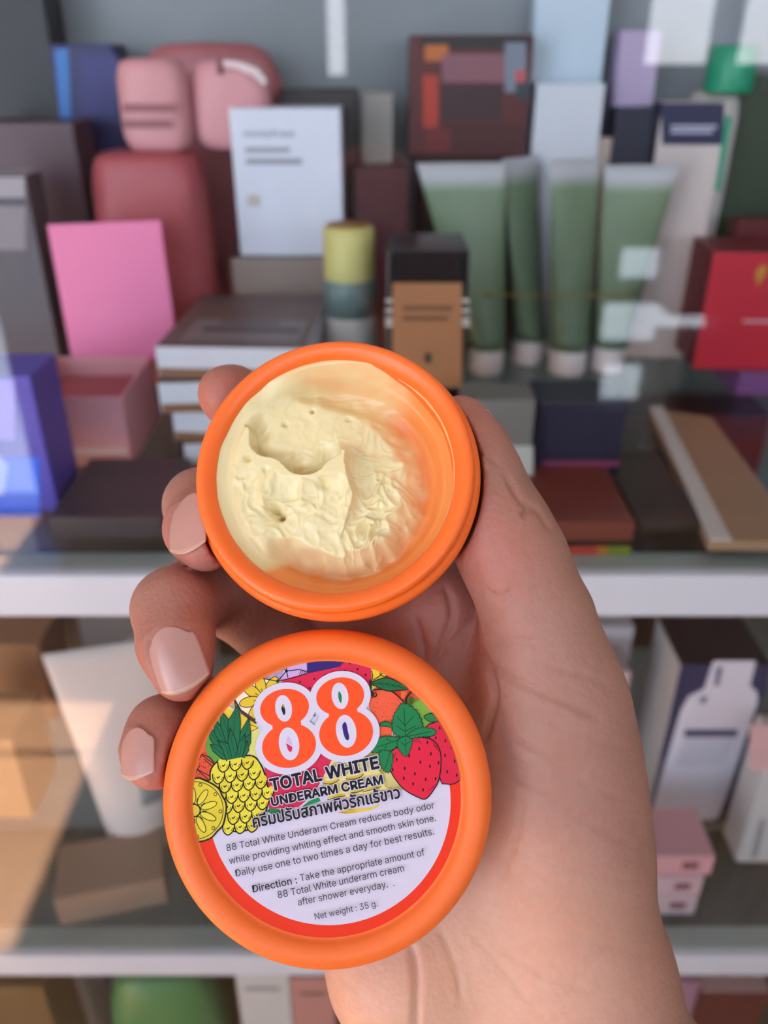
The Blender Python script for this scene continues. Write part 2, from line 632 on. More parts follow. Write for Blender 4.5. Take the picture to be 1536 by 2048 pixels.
class Print:
    def __init__(self):
        self.V, self.F, self.C = [], [], []
        self.z = 0.0

    def step(self, d=0.003):
        self.z += max(.0012, min(d, .003))

    def poly(self, pts, color, do_clip=True):
        p = pts
        if do_clip and max(math.hypot(*q) for q in p) > LABEL_R - .05:
            p = clip(p, CLIP)
        if len(p) < 3:
            return
        b = len(self.V)
        c = lin(color)
        tris = tessellate_polygon([[Vector((x, y, 0)) for x, y in p]])
        self.V += [(x, y, self.z) for x, y in p]
        self.C += [(*c, 1)] * len(p)
        for t in tris:
            i, j, k = t
            ar = (p[j][0] - p[i][0]) * (p[k][1] - p[i][1]) - (p[j][1] - p[i][1]) * (p[k][0] - p[i][0])
            self.F.append([b + i, b + j, b + k] if ar > 0 else [b + i, b + k, b + j])

    def blob(self, pts, color, n=6):
        self.poly(catmull(pts, n, True), color)

    def line(self, pts, wd, color='1C1414', smooth=True, taper=False):
        p = catmull(pts, 5) if smooth and len(pts) > 2 else pts
        lft, rgt = [], []
        for i in range(len(p)):
            a, c = p[max(0, i - 1)], p[min(len(p) - 1, i + 1)]
            dx, dy = c[0] - a[0], c[1] - a[1]
            ln = math.hypot(dx, dy) or 1
            hw = wd / 2 * ((1 - .8 * abs(2 * i / (len(p) - 1) - 1)) if taper and len(p) > 2 else 1)
            lft.append((p[i][0] - dy / ln * hw, p[i][1] + dx / ln * hw))
            rgt.append((p[i][0] + dy / ln * hw, p[i][1] - dx / ln * hw))
        for i in range(len(p) - 1):
            self.poly([lft[i], lft[i + 1], rgt[i + 1], rgt[i]], color)

    def ell(self, c, rx, ry, color, rot=0.0, n=40):
        ca, sa = math.cos(rot), math.sin(rot)
        self.poly([(c[0] + rx * math.cos(t) * ca - ry * math.sin(t) * sa, c[1] + rx * math.cos(t) * sa + ry * math.sin(t) * ca)
                   for t in (2 * PI * k / n for k in range(n))], color)

    def outlined(self, pts, color, wd=.22, edge='1C1414', smooth=True):
        p = catmull(pts, 6, True) if smooth else pts
        self.poly(p, color)
        self.step(.003)
        self.line(p + [p[0]], wd, edge, smooth=False)

    def raw(self, verts, tris, color):
        b = len(self.V)
        c = lin(color)
        self.V += [(x, y, self.z) for x, y in verts]
        self.C += [(*c, 1)] * len(verts)
        for t in tris:
            i, j, k = t
            ar = (verts[j][0] - verts[i][0]) * (verts[k][1] - verts[i][1]) - (verts[j][1] - verts[i][1]) * (verts[k][0] - verts[i][0])
            self.F.append([b + i, b + j, b + k] if ar > 0 else [b + i, b + k, b + j])

    def build(self, name, m, parent):
        o = mesh_obj(name, [(x * .001, y * .001, z * .001) for x, y, z in self.V], self.F, m, parent, col=self.C)
        return o


try:                                            # Blender's own sans serif; the built-in face if it is not there
    import os
    SANS = bpy.data.fonts.load(os.path.join(bpy.utils.system_resource('DATAFILES'), 'fonts', 'Inter.woff2'))
except Exception:
    SANS = None


def text_tris(body, offset=0.0, space=1.0):
    cu = bpy.data.curves.new('lettering_source', 'FONT')
    if SANS is not None and ord(body[0]) < 0x300:
        cu.font = SANS
    cu.body = body
    cu.size = 1.0
    cu.space_character = space
    cu.resolution_u = 3
    cu.fill_mode = 'FRONT'
    o = bpy.data.objects.new('lettering_source', cu)
    COL.objects.link(o)
    dg = bpy.context.evaluated_depsgraph_get()
    dg.update()
    ev = o.evaluated_get(dg)
    me = ev.to_mesh()
    me.calc_loop_triangles()
    vs = [(v.co.x, v.co.y) for v in me.vertices]
    ts = [tuple(t.vertices) for t in me.loop_triangles]
    ev.to_mesh_clear()
    bpy.data.objects.remove(o)
    bpy.data.curves.remove(cu)
    return vs, ts


_CAPS = {}


def CAPH(body):
    """capital height of the face that sets this line, in its own units"""
    th = ord(body[0]) > 0x300
    if th not in _CAPS:
        _CAPS[th] = max(v[1] for v in text_tris('\u0e01' if th else 'H')[0])
    return _CAPS[th]


def write(pr, body, p0, p1, cap, color='17131A', offset=0.0, ref=None):
    """set a line of text from baseline point p0 to p1 (label mm), cap = capital height in mm"""
    vs, ts = text_tris(body, offset)
    if 'k' in body:                              # that letter's outline crosses itself: set an h there and redraw it
        k_ = body.index('k')
        b2 = body.replace('k', 'h')
        vs, ts = text_tris(b2)
        a0 = max(v[0] for v in text_tris(b2[:k_])[0])
        a1 = max(v[0] for v in text_tris(b2[:k_ + 1])[0])
        mid_ = [t for t in ts if all(a0 + .004 < vs[q][0] < a1 + .004 for q in t)]
        gx_ = [vs[q] for t in mid_ for q in t]
        x0_, x1_, yt = min(v[0] for v in gx_), max(v[0] for v in gx_), max(v[1] for v in gx_)
        ts = [t for t in ts if t not in mid_]
        sw_ = yt * .105
        xh = yt * .72
        for pg in ([(x0_, 0), (x0_ + sw_, 0), (x0_ + sw_, yt), (x0_, yt)],
                   [(x0_ + sw_, xh * .30), (x0_ + sw_, xh * .52), (x1_ - sw_ * 1.5, xh), (x1_ - sw_ * .1, xh)],
                   [(x0_ + sw_ * 1.9, xh * .56), (x0_ + sw_ * 2.9, xh * .72), (x1_ + sw_ * .2, 0), (x1_ - sw_ * 1.1, 0)]):
            n0 = len(vs)
            vs += pg
            ts += [(n0, n0 + 1, n0 + 2), (n0, n0 + 2, n0 + 3)]
    if ref is None:
        used = {q for t in ts for q in t}
        vs = [v if q in used else vs[next(iter(used))] for q, v in enumerate(vs)]
        ref = (min(v[0] for v in vs), max(v[0] for v in vs))
    wu = ref[1] - ref[0]
    ex = Vector((p1[0] - p0[0], p1[1] - p0[1]))
    ey = Vector((-ex.y, ex.x)).normalized() * (cap / CAPH(body))
    pts = [(p0[0] + ex.x * (v[0] - ref[0]) / wu + ey.x * v[1], p0[1] + ex.y * (v[0] - ref[0]) / wu + ey.y * v[1]) for v in vs]
    if offset > 0:                               # heavier strokes: the outline swept round a small circle
        k = 12 if offset > .05 else 8
        r_ = offset * cap / .727
        for i in range(k):
            dx, dy = r_ * math.cos(2 * PI * i / k), r_ * math.sin(2 * PI * i / k)
            pr.raw([(x + dx, y + dy) for x, y in pts], ts, color)
            pr.step(.0012)
    pr.raw(pts, ts, color)
    return ref


pr = Print()
INK = '1E1512'
pr.ell((0, 0), LABEL_R, LABEL_R, 'E93410', n=120)
pr.step()
cw = Q(787, 792)
pr.ell(cw, 548 / 2.1943 * .0926, 548 / 2.1943 * .0905, 'D3CADB', n=120)
pr.step()
# fruit behind everything, top band
pr.poly([A(400, 560), A(520, 400), A(730, 250), A(900, 160), A(960, 160), A(950, 330), A(760, 420), A(700, 700), A(520, 620)], 'F3E4C4')       # pale citrus ground
pr.poly([A(700, 262), A(900, 40), A(1200, 40), A(1200, 205), A(905, 290)], 'C9A6D9')                                                   # lilac
pr.poly([A(1190, 40), A(1640, 30), A(1536, 140), A(1195, 215)], '33206E')                                                                        # deep violet
pr.poly([B(180, 190), B(215, 60), B(520, 60), B(505, 300), B(440, 420), B(300, 420), B(170, 280)], 'D8214A')                                    # red melon
pr.poly([A(900, 290), A(1195, 212), A(1540, 140), A(1540, 420), A(900, 420)], 'D8214A')
pr.poly([A(-60, 1250), A(60, 1130), A(160, 1020), A(215, 1000), A(190, 800), A(60, 1000)], 'E2603A')
pr.poly([A(185, 820), A(250, 640), A(420, 660), A(420, 1120), A(280, 1110), A(210, 1030)], '5E9C3A')
pr.poly([A(330, 600), A(470, 440), A(560, 620), A(730, 760), A(600, 830), A(400, 700)], 'E8C636')
pr.poly([A(560, 830), A(720, 750), A(760, 1010), A(760, 1180), A(640, 1050)], 'DDD877')
pr.poly([A(780, 1120), A(1120, 1150), A(1260, 1120), A(1345, 1020), A(1460, 1080), A(1330, 1340), A(1200, 1500), A(1130, 1560), A(840, 1580), A(810, 1300)], 'D6264E')
pr.poly([B(20, 1290), B(120, 1080), B(500, 990), B(640, 990), B(760, 1220), B(850, 1390), B(700, 1380), B(300, 1460), B(80, 1480)], 'E9D98A')
pr.poly([B(420, 1050), B(520, 985), B(620, 1180), B(700, 1230), B(850, 1385), B(640, 1390), B(620, 1240), B(560, 1180)], 'E6C63C')
pr.poly([A(810, 1600), A(850, 1570), A(940, 1580), A(980, 1610), A(900, 1640)], '1F7A45')
pr.poly([A(1160, 1560), A(1230, 1500), A(1330, 1460), A(1350, 1500), A(1260, 1530)], '1F8A4A')
pr.poly([B(500, 150), B(680, 150), B(640, 260), B(540, 360), B(500, 370)], 'EFCB35')
pr.poly([B(480, 420), B(540, 350), B(700, 380), B(820, 480), B(880, 360), B(780, 360), B(640, 330), B(1000, 460), B(760, 700), B(700, 860), B(590, 860), B(560, 720), B(480, 560)], 'EE5F3C')
pr.poly([B(820, 520), B(850, 440), B(900, 390), B(980, 420), B(1200, 700), B(1080, 740), B(1020, 760), B(900, 560)], '78A83C')
pr.poly([B(800, 380), B(880, 360), B(920, 400), B(850, 520), B(800, 480)], 'EE6A3A')
pr.step()
# banana strokes under the lettering
for a, b, c in (((20, 1300), (110, 1310), (190, 1270)), ((250, 1260), (360, 1260), (430, 1215)), ((190, 1100), (260, 1085), (330, 1065)), ((70, 1470), (180, 1440), (250, 1430)),
                ((420, 1390), (520, 1365), (600, 1340)), ((300, 1400), (380, 1390), (430, 1370))):
    pr.line([B(*a), B(*b), B(*c)], .55, 'D9B63A', taper=True)
    pr.step(.001)
    pr.line([B(a[0], a[1] + 18), B(b[0], b[1] + 18), B(c[0], c[1] + 16)], .16, '4A3212')
pr.step()
pr.blob([B(180, 1612), B(300, 1580), B(440, 1570), B(540, 1550), B(580, 1525), B(560, 1565), B(440, 1600), B(300, 1622)], 'E8C23C')
pr.poly([B(180, 1612), B(300, 1575), B(360, 1585), B(340, 1615), B(250, 1625)], '6E5A1E')
# citrus slice top left
pr.step()
pc = A(770, 470)
for k in range(7):
    a = R(60 + k * 44)
    c = (pc[0] + math.cos(a) * 2.7, pc[1] + math.sin(a) * 2.7)
    pr.ell(c, 2.15, 1.05, INK, a)
    pr.step(.003)
    pr.ell(c, 2.0, .9, 'E2BE2C', a)
    pr.step(.003)
    pr.line([(pc[0] + math.cos(a) * 1.1, pc[1] + math.sin(a) * 1.1), (pc[0] + math.cos(a) * 2.0, pc[1] + math.sin(a) * 2.0)], .16, '6A5216')
for a, b in (((470, 470), (560, 620)), ((560, 620), (700, 720)), ((545, 590), (690, 690))):
    pr.line([A(*a), A(*b)], .35, '4A3030')
pr.line([A(470, 440), A(490, 560), A(520, 640)], .16, INK)
pr.poly([A(590, 830), A(600, 720), A(720, 765)], 'EBC93A')
pr.step()
pr.line([A(600, 720), A(720, 765), A(590, 830)], .16, INK, smooth=False)
# lilac net lines, melon seeds
for a, b in (((740, 258), (905, 290)), ((905, 290), (993, 185)), ((993, 185), (950, 150)), ((993, 185), (1000, 120)), ((993, 185), (1120, 170)), ((1120, 170), (1200, 190)),
             ((993, 185), (1010, 255)), ((905, 290), (1060, 255)), ((1060, 255), (1195, 212))):
    pr.line([A(*a), A(*b)], .16, INK)
for x in (1125, 1145, 1165, 1185):
    pr.line([A(x, 222), A(x + 14, 185)], .12, INK)
pr.ell(A(993, 185), .28, .28, INK, n=12)
pr.ell(A(905, 290), .3, .3, '2A4A20', n=12)
for x, y in ((1275, 265), (1130, 298), (1380, 225), (1230, 360)):
    pr.ell(A(x, y), .18, .2, INK, n=10)
for x, y in ((285, 105), (365, 165), (445, 225), (240, 180), (400, 300)):
    pr.ell(B(x, y), .2, .22, INK, n=10)
# orange wedge and pineapple slice, left edge
pr.step()
pr.outlined([A(60, 1210), A(165, 1035), A(240, 1060), A(290, 1120), A(280, 1290), A(180, 1290), A(80, 1290)], 'E0512E', smooth=False)
for a, b in (((170, 1045), (290, 1130)), ((60, 1150), (250, 1250)), ((150, 1140), (90, 1250)), ((190, 1080), (270, 1150)), ((120, 1180), (240, 1290))):
    pr.line([A(*a), A(*b)], .18, INK)
for k in range(22):
    pr.ell(A(90 + random.random() * 170, 1100 + random.random() * 160), .1, .13, '8A2418', n=8)
pr.step()
# pineapple body
pine = [A(340, 1090), A(440, 1075), A(590, 1045), A(690, 1060), A(760, 1150), A(810, 1290), A(830, 1440), A(815, 1580), A(740, 1700), A(660, 1775), A(520, 1800), A(430, 1760),
        A(360, 1640), A(300, 1480), A(255, 1300), A(260, 1180)]
pr.outlined(pine, 'E3D43A', .3)
pr.step()
pine_c = catmull(pine, 6, True)
rows = 7
for i in reversed(range(rows)):
    y = 1140 + i * 104
    for j in range(6):
        x = 265 + j * 118 + (59 if i % 2 else 0) + i * 10
        ctr = A(x, y - j * 14 + 10)
        if not inside(ctr[0], ctr[1], pine_c):
            continue
        sw, sh = 60 / 4.8 * .0926, 74 / 4.8 * .0891
        shape = [(-1, .35), (-.55, .9), (0, .55), (.6, .8), (1, .2), (.75, -.55), (0, -1), (-.75, -.5)]
        pts = [(ctr[0] + sx * sw + .1 * sy, ctr[1] + sy * sh) for sx, sy in shape]
        pr.blob(pts, 'E5D53C' if (i + j) % 3 else 'DFCB33')
        pr.step(.0006)
        lo = catmull([pts[0], pts[7], pts[6], pts[5], pts[4]], 5)
        pr.line(lo, .24, INK, smooth=False)
        pr.line([(ctr[0] - .3, ctr[1] - .05), (ctr[0] - .05, ctr[1] - .28), (ctr[0] + .25, ctr[1] + .1)], .2, INK)
        pr.line([(ctr[0] - .75, ctr[1] - .1), (ctr[0] - .5, ctr[1] - .7)], .13, '5A4A14')
        pr.line([(ctr[0] + .8, ctr[1] - .1), (ctr[0] + .55, ctr[1] - .65)], .13, '5A4A14')
        pr.step(.0006)
pr.step()
# pineapple crown
leafs = [((430, 1050), (280, 850), (225, 765), 60), ((470, 1040), (330, 800), (275, 670), 60), ((400, 1060), (300, 970), (245, 930), 50), ((480, 1000), (390, 720), (345, 580), 62),
         ((520, 1020), (600, 800), (625, 660), 60), ((540, 1040), (610, 900), (645, 820), 50), ((480, 1000), (480, 700), (515, 525), 78), ((560, 1060), (600, 980), (615, 890), 40),
         ((440, 1080), (400, 950), (320, 890), 50), ((500, 1060), (460, 900), (440, 760), 50), ((540, 1050), (560, 930), (590, 820), 44)]
pr.poly([A(330, 960), A(640, 930), A(610, 1020), A(560, 1060), A(440, 1085), A(350, 1080)], '12633C')
for b0, b1, tip, wd in leafs:
    pr.step(.003)
    ax = Vector((tip[0] - b0[0], tip[1] - b0[1])).normalized()
    nx = Vector((-ax.y, ax.x)) * wd
    pts = [A(*tip), A(b1[0] + nx.x * .8, b1[1] + nx.y * .8), A(b0[0] + nx.x * .7, b0[1] + nx.y * .7), A(b0[0] - nx.x * .7, b0[1] - nx.y * .7), A(b1[0] - nx.x * .8, b1[1] - nx.y * .8)]
    pr.poly(pts, '16693F')
    pr.step(.002)
    pr.line(pts[:3], .14, '06281A', smooth=False)
    pr.line([pts[0], pts[4], pts[3]], .14, '06281A', smooth=False)
    pr.line([A(*tip), A(*b1), A(*b0)], .1, '0A3B26')
pr.step()
# pineapple slice, bottom left
sc = A(105, 1590)
sl = []
for k in range(26):
    a = 2 * PI * k / 26
    rr = (6.05 + .12 * math.sin(k * 2.4))
    sl.append((sc[0] + rr * math.cos(a), sc[1] + rr * math.sin(a) * .97))
pr.outlined(sl, 'DDC730', .3)
pr.step()
pr.line([(sc[0] + 5.5 * math.cos(R(a)), sc[1] + 5.3 * math.sin(R(a))) for a in range(-110, 120, 10)], .14, INK)
for k in range(9):
    a = R(18 + k * 40)
    c = (sc[0] + math.cos(a) * 2.9, sc[1] + math.sin(a) * 2.9)
    pr.ell(c, 1.65, .68, INK, a)
    pr.step(.002)
    pr.ell(c, 1.5, .54, 'E3D03A', a)
    pr.step(.002)
    pr.line([(sc[0] + math.cos(a + .3) * 1.5, sc[1] + math.sin(a + .3) * 1.5), (sc[0] + math.cos(a + .3) * 2.4, sc[1] + math.sin(a + .3) * 2.4)], .14, INK)
    a2 = a + R(20)
    c2 = (sc[0] + math.cos(a2) * 5.0, sc[1] + math.sin(a2) * 4.85)
    pr.ell(c2, .36, .36, INK, n=12)
    pr.step(.002)
    pr.ell(c2, .22, .22, 'E0CC38', n=12)
pr.ell(sc, 1.28, 1.28, INK)
pr.step(.003)
pr.ell(sc, 1.02, 1.02, 'D9C02C')
pr.step()
# orange with stem and leaf, green fruit, right
for k in range(40):
    pr.ell(B(520 + random.random() * 260, 450 + random.random() * 230), .09, .07, 'B23A22', n=8)
pr.line([B(520, 380), B(620, 372), B(720, 400), B(830, 500)], .26, INK)
pr.line([B(545, 400), B(555, 440), B(500, 455)], .2, INK)
pr.poly([B(480, 270), B(510, 290), B(505, 380), B(535, 410), B(530, 440), B(490, 440)], '2A1C12')
pr.line([B(850, 520), B(855, 460), B(900, 400)], .3, INK)
pr.poly([B(885, 460), B(905, 440), B(925, 480), B(900, 540), B(880, 520)], '2F5A20')
pr.step()
lf = [B(500, 312), B(580, 270), B(660, 255), B(760, 290), B(870, 365), B(760, 385), B(650, 385), B(560, 345)]
pr.outlined(lf, '1D6B3A', .18)
pr.line([B(510, 312), B(660, 320), B(850, 362)], .12, '0B3A1E')
for t in (590, 650, 710, 770):
    pr.line([B(t, 312 + (t - 590) * .12), B(t + 35, 290 + (t - 590) * .2)], .08, '0B3A1E')
    pr.line([B(t, 315 + (t - 590) * .12), B(t + 50, 350 + (t - 590) * .1)], .08, '0B3A1E')
pr.line([B(505, 180), B(515, 240), B(500, 300)], .16, INK)
pr.line([B(520, 280), B(580, 240), B(620, 200)], .16, INK)
pr.line([B(585, 200), B(610, 235), B(660, 238)], .14, INK)
pr.outlined([B(1030, 650), B(1110, 620), B(1200, 690), B(1090, 700)], '2A7A42', .14)
pr.step()
# strawberries
pr.outlined([B(1060, 770), B(1120, 715), B(1200, 710), B(1300, 860), B(1360, 1050), B(1400, 1240), B(1330, 1320), B(1240, 1325), B(1190, 1290), B(1130, 1000)], 'D4203F', .2)
for x, y in ((1185, 765), (1240, 895), (1235, 1040), (1255, 1205), (1350, 1240), (1145, 865), (1330, 1100), (1300, 960)):
    pr.poly([B(x, y - 24), B(x + 11, y), B(x, y + 22), B(x - 9, y)], '2C0A10')
pr.step()
straw = [B(690, 1020), B(760, 960), B(880, 880), B(1000, 860), B(1120, 890), B(1185, 990), B(1195, 1130), B(1170, 1290), B(1110, 1400), B(1040, 1475), B(960, 1455), B(830, 1380), B(730, 1260), B(680, 1140)]
pr.outlined(straw, 'DC1F3E', .22)
pr.step(.004)
for x, y in ((1060, 910), (980, 975), (1095, 1025), (880, 1045), (755, 1085), (990, 1110), (1170, 1115), (835, 1170), (1085, 1150), (715, 1185), (935, 1225), (825, 1270), (1042, 1280), (1140, 1275),
             (918, 1325), (1015, 1385)):
    pr.poly([B(x, y - 24), B(x + 12, y), B(x, y + 22), B(x - 10, y)], '2C0A10')
for k in range(5):
    pr.line([B(1100 + k * 17, 885 + k * 8), B(1140 + k * 9, 960 + k * 12)], .09, '6A0C20')
    pr.line([B(700 + k * 12, 1060 - k * 14), B(690 + k * 12, 1120 - k * 16)], .09, '6A0C20')
    pr.line([B(1060 + k * 12, 1400 - k * 8), B(1100 + k * 9, 1370 - k * 10)], .08, '6A0C20')
    pr.line([B(880 + k * 22, 870), B(930 + k * 18, 905 + k * 4)], .09, '6A0C20')
pr.step()


def jag(pts, amp=.22, n=9):
    p = catmull(pts, n, True)
    cx = sum(q[0] for q in p) / len(p)
    cy = sum(q[1] for q in p) / len(p)
    out = []
    for i, q in enumerate(p):
        d = math.hypot(q[0] - cx, q[1] - cy) or 1
        k = 1 + (amp if i % 3 == 0 else -amp * .3) / d
        out.append((cx + (q[0] - cx) * k, cy + (q[1] - cy) * k))
    return out


for pts, veins in (([(590, 730), (640, 700), (720, 730), (790, 800), (850, 860), (790, 840), (700, 760), (600, 745)], []),
                   ([(500, 1000), (580, 870), (680, 850), (790, 870), (780, 930), (700, 990), (600, 1010)], [((790, 880), (560, 960)), ((700, 905), (650, 870)), ((660, 920), (640, 980))]),
                   ([(590, 1000), (690, 1000), (720, 1060), (690, 1200), (630, 1190), (590, 1100)], [((690, 1010), (640, 1180))]),
                   ([(840, 850), (730, 820), (715, 690), (760, 580), (825, 515), (950, 590), (1010, 720), (990, 790)],
                    [((845, 840), (830, 560)), ((840, 740), (930, 640)), ((838, 740), (760, 650)), ((842, 800), (950, 740)), ((842, 800), (750, 740))]),
                   ([(850, 850), (920, 790), (1010, 760), (1135, 780), (1125, 840), (1000, 855), (900, 870)], [((860, 850), (1100, 800))]),
                   ([(790, 870), (860, 850), (910, 900), (890, 980), (850, 1050), (790, 1000), (760, 920)], [((845, 870), (848, 1020)), ((848, 930), (890, 900)), ((848, 950), (800, 910))])):
    pj = jag([B(*p) for p in pts])
    pr.poly(pj, '1B7B45')
    pr.step(.004)
    pr.line(pj + [pj[0]], .13, '08301A', smooth=False)
    for a, b in veins:
        pr.line([B(*a), B(*b)], .12, '0B3A1E')
    pr.step(.004)
pr.step()
# the two big figures on their white surround
EIGHTS = [((580, 366), 112, 88, (603, 540), 123, 102, (576, 368), 38, 62, (603, 532), 46, 76, 'l'), ((834, 312), 110, 88, (862, 482), 123, 105, (833, 310), 38, 62, (862, 474), 46, 76, 'r')]
rot = R(9)
kx, ky = .0926 / 2.1943, .0891 / 2.1943
for grow, c in ((30, 'D6CDDE'), (0, 'F9521E')):
    for (c1, ax, ay, c2, bx, by, h1, hx, hy, h2, gx, gy, s) in EIGHTS:
        pr.ell(Q(*c1), (ax + grow) * kx, (ay + grow) * ky, c, rot, 72)
        pr.step()
        pr.ell(Q(*c2), (bx + grow) * kx, (by + grow) * ky, c, rot, 72)
        pr.step()
        mid = ((c1[0] + c2[0]) / 2, (c1[1] + c2[1]) / 2 - 6)
        pr.ell(Q(*mid), (66 + grow * 1.2) * kx, 50 * ky, c, rot, 40)
        pr.step()
    pr.step(.006)
for (c1, ax, ay, c2, bx, by, h1, hx, hy, h2, gx, gy, s) in EIGHTS:
    pr.ell(Q(*h1), hx * kx, hy * ky, 'D6CDDE', rot, 48)
    pr.ell(Q(*h2), gx * kx, gy * ky, 'D6CDDE', rot, 48)
pr.step()
pr.blob([A(950, 560), A(965, 530), A(985, 570), A(990, 610), A(975, 635), A(958, 600)], INK)
pr.blob([A(955, 540), A(965, 520), A(978, 540), A(972, 560)], 'C9A62A')
pr.poly([A(1000, 915), A(1065, 955), A(1060, 995), A(1045, 1008), A(1020, 985)], 'D6264E')
pr.blob([A(1005, 900), A(1020, 850), A(1050, 880), A(1060, 940)], 'C9B2DA')
pr.blob([B(180, 390), B(205, 430), B(208, 480), B(200, 512), B(180, 480), B(172, 430)], '1F7A3E')
pr.blob([B(215, 740), B(235, 705), B(255, 720), B(270, 790), B(285, 860), B(270, 888), B(245, 870), B(225, 810)], '33206E')
pr.poly([A(1265, 628), A(1295, 640), A(1285, 648)], INK)
pr.step()
m_print = attr_mat('printed paper', 0.5, spec=.2)
label = pr.build('label', m_print, lid)
label.location = (0, 0, -0.00148)
label['label'] = 'round paper label with fruit print and large orange 88'

# lettering on the label
lt = Print()
lt.z = pr.z + .004
rules = [("TOTAL WHITE", Q(527, 747), Q(1012, 642), 53, .048, .105), ("UNDERARM CREAM", Q(531, 815), Q(1030, 713), 38, .048, .115)]
for body, p0, p1, cap, off, halo in rules:
    ref = write(lt, body, p0, p1, cap * ky, 'D6CDDE', halo)
    lt.step(.006)
    vs, ts = text_tris(body, off)
    write(lt, body, p0, p1, cap * ky, '17131A', off)
    lt.step(.006)
TH = "\u0e04\u0e23\u0e35\u0e21\u0e1b\u0e23\u0e31\u0e1a\u0e2a\u0e20\u0e32\u0e1e\u0e1c\u0e34\u0e27\u0e23\u0e31\u0e01\u0e41\u0e23\u0e49\u0e02\u0e32\u0e27"
write(lt, TH, Q(450, 912), Q(1108, 777), 42 * ky, 'D6CDDE', .07)
lt.step(.006)
write(lt, TH, Q(450, 912), Q(1108, 777), 42 * ky, '17131A', .03)
lt.step(.006)
for body, p0, p1, cap, off in (
        ("88 Total White Underarm Cream reduces body odor", (332, 1018), (1262, 825), 30, -.006),
        ("while providing whiting effect and smooth skin tone.", (345, 1076), (1268, 882), 30, -.006),
        ("Daily use one to two times a day for best results.", (375, 1131), (1260, 943), 31, -.006),
        ("Direction :", (452, 1201), (648, 1160), 31, .012),
        ("Take the appropriate amount of", (663, 1152), (1217, 1036), 31, -.006),
        ("88 Total White underarm cream", (565, 1227), (1125, 1107), 31, -.006),
        ("after shower everyday.  .", (654, 1259), (1082, 1172), 30, -.006),
        ("Net weight : 35 g.", (730, 1321), (1007, 1262), 28, -.004)):
    write(lt, body, Q(*p0), Q(*p1), cap * ky, '1E1A22', off)
lettering = lt.build('lettering', m_print, label)
lettering['label'] = 'black English and Thai lettering'

# ------------------------------------------------------------------ the hand: one continuous skin grown from a distance field
def cm(u, v, d):
    """photo pixel + depth (mm) -> camera-frame millimetres (right, up, forward)"""
    return np.array(((u - 768.0) / F * d, (1024.0 - v) / F * d, d), dtype=np.float64)


H = 0.75
LO = np.array((-62.0, -255.0, 140.0))
HI = np.array((78.0, 42.0, 226.0))
NG = np.ceil((HI - LO) / H).astype(int) + 1
gx = (LO[0] + H * np.arange(NG[0])).astype(np.float32)
gy = (LO[1] + H * np.arange(NG[1])).astype(np.float32)
gz = (LO[2] + H * np.arange(NG[2])).astype(np.float32)


def cone(field, a, b, ra, rb, k=0.0, sq=(1, 1, 1)):
    """blend a rounded cone into field inside its own box"""
    m = max(ra, rb) / min(sq) + k + 6
    lo = np.maximum(np.floor((np.minimum(a, b) - m - LO) / H).astype(int), 0)
    hi = np.minimum(np.ceil((np.maximum(a, b) + m - LO) / H).astype(int) + 1, NG)
    if np.any(hi <= lo):
        return
    X = gx[lo[0]:hi[0], None, None]
    Y = gy[None, lo[1]:hi[1], None]
    Z = gz[None, None, lo[2]:hi[2]]
    d = (b - a)
    L2 = float(d @ d) + 1e-9
    t = np.clip(((X - a[0]) * d[0] + (Y - a[1]) * d[1] + (Z - a[2]) * d[2]) / L2, 0, 1)
    q = np.sqrt(((X - a[0] - d[0] * t) * sq[0]) ** 2 + ((Y - a[1] - d[1] * t) * sq[1]) ** 2 + ((Z - a[2] - d[2] * t) * sq[2]) ** 2) - (ra + (rb - ra) * t)
    sl = (slice(lo[0], hi[0]), slice(lo[1], hi[1]), slice(lo[2], hi[2]))
    field[sl] = smin(field[sl], q, k)


def smin(a, b, k):
    if k <= 0:
        return np.minimum(a, b)
    h = np.maximum(k - np.abs(a - b), 0) / k
    return np.minimum(a, b) - h * h * k * .25


def new_field():
    return np.full(tuple(NG), 25.0, dtype=np.float32)


def chain(field, pts, k, sq=(1, 1, 1)):
    for (a, ra), (b, rb) in zip(pts[:-1], pts[1:]):
        cone(field, a, b, ra, rb, k, sq)


MCP = dict(index=(cm(868, 1215, 190), 10.5), middle=(cm(765, 1290, 193), 10.5), ring=(cm(690, 1400, 193), 10), pinky=(cm(640, 1530, 190), 9))
palm = new_field()
W1, W2 = cm(930, 2200, 186), cm(1255, 2200, 184)
cone(palm, W1, W2, 21, 19, 8)
cone(palm, cm(1040, 2120, 186), cm(900, 1750, 186), 20, 15, 10)
for nme in ('index', 'middle', 'ring', 'pinky'):
    p, r = MCP[nme]
    cone(palm, cm(980, 1950, 190), p, 15, r, 10)
cone(palm, MCP['index'][0], MCP['pinky'][0], 9.5, 8.5, 10)
# heel of the palm on the little-finger side, ball of the thumb
chain(palm, [(cm(890, 2120, 184), 16), (cm(800, 1940, 180), 14.5), (cm(735, 1720, 184), 14), (cm(660, 1540, 188), 9.5)], 6)
chain(palm, [(cm(1235, 2200, 182), 19), (cm(1172, 1960, 181), 17.2), (cm(1128, 1720, 181), 16.2), (cm(1118, 1520, 178), 15.2), (cm(1100, 1370, 174), 13.6)], 10)
cone(palm, cm(1130, 1650, 180), cm(960, 1500, 186), 13, 11, 12)
# forearm, running out of the picture
F1, F2 = cm(930, 2200, 186), cm(1250, 2200, 184)
dn = np.array((-10.0, -122.0, -10.0))
chain(palm, [(F1, 20), (F1 + dn, 24)], 10)
chain(palm, [(F2, 19), (F2 + dn, 23)], 10)
cone(palm, (F1 + F2) / 2, (F1 + F2) / 2 + dn, 21, 24, 10)

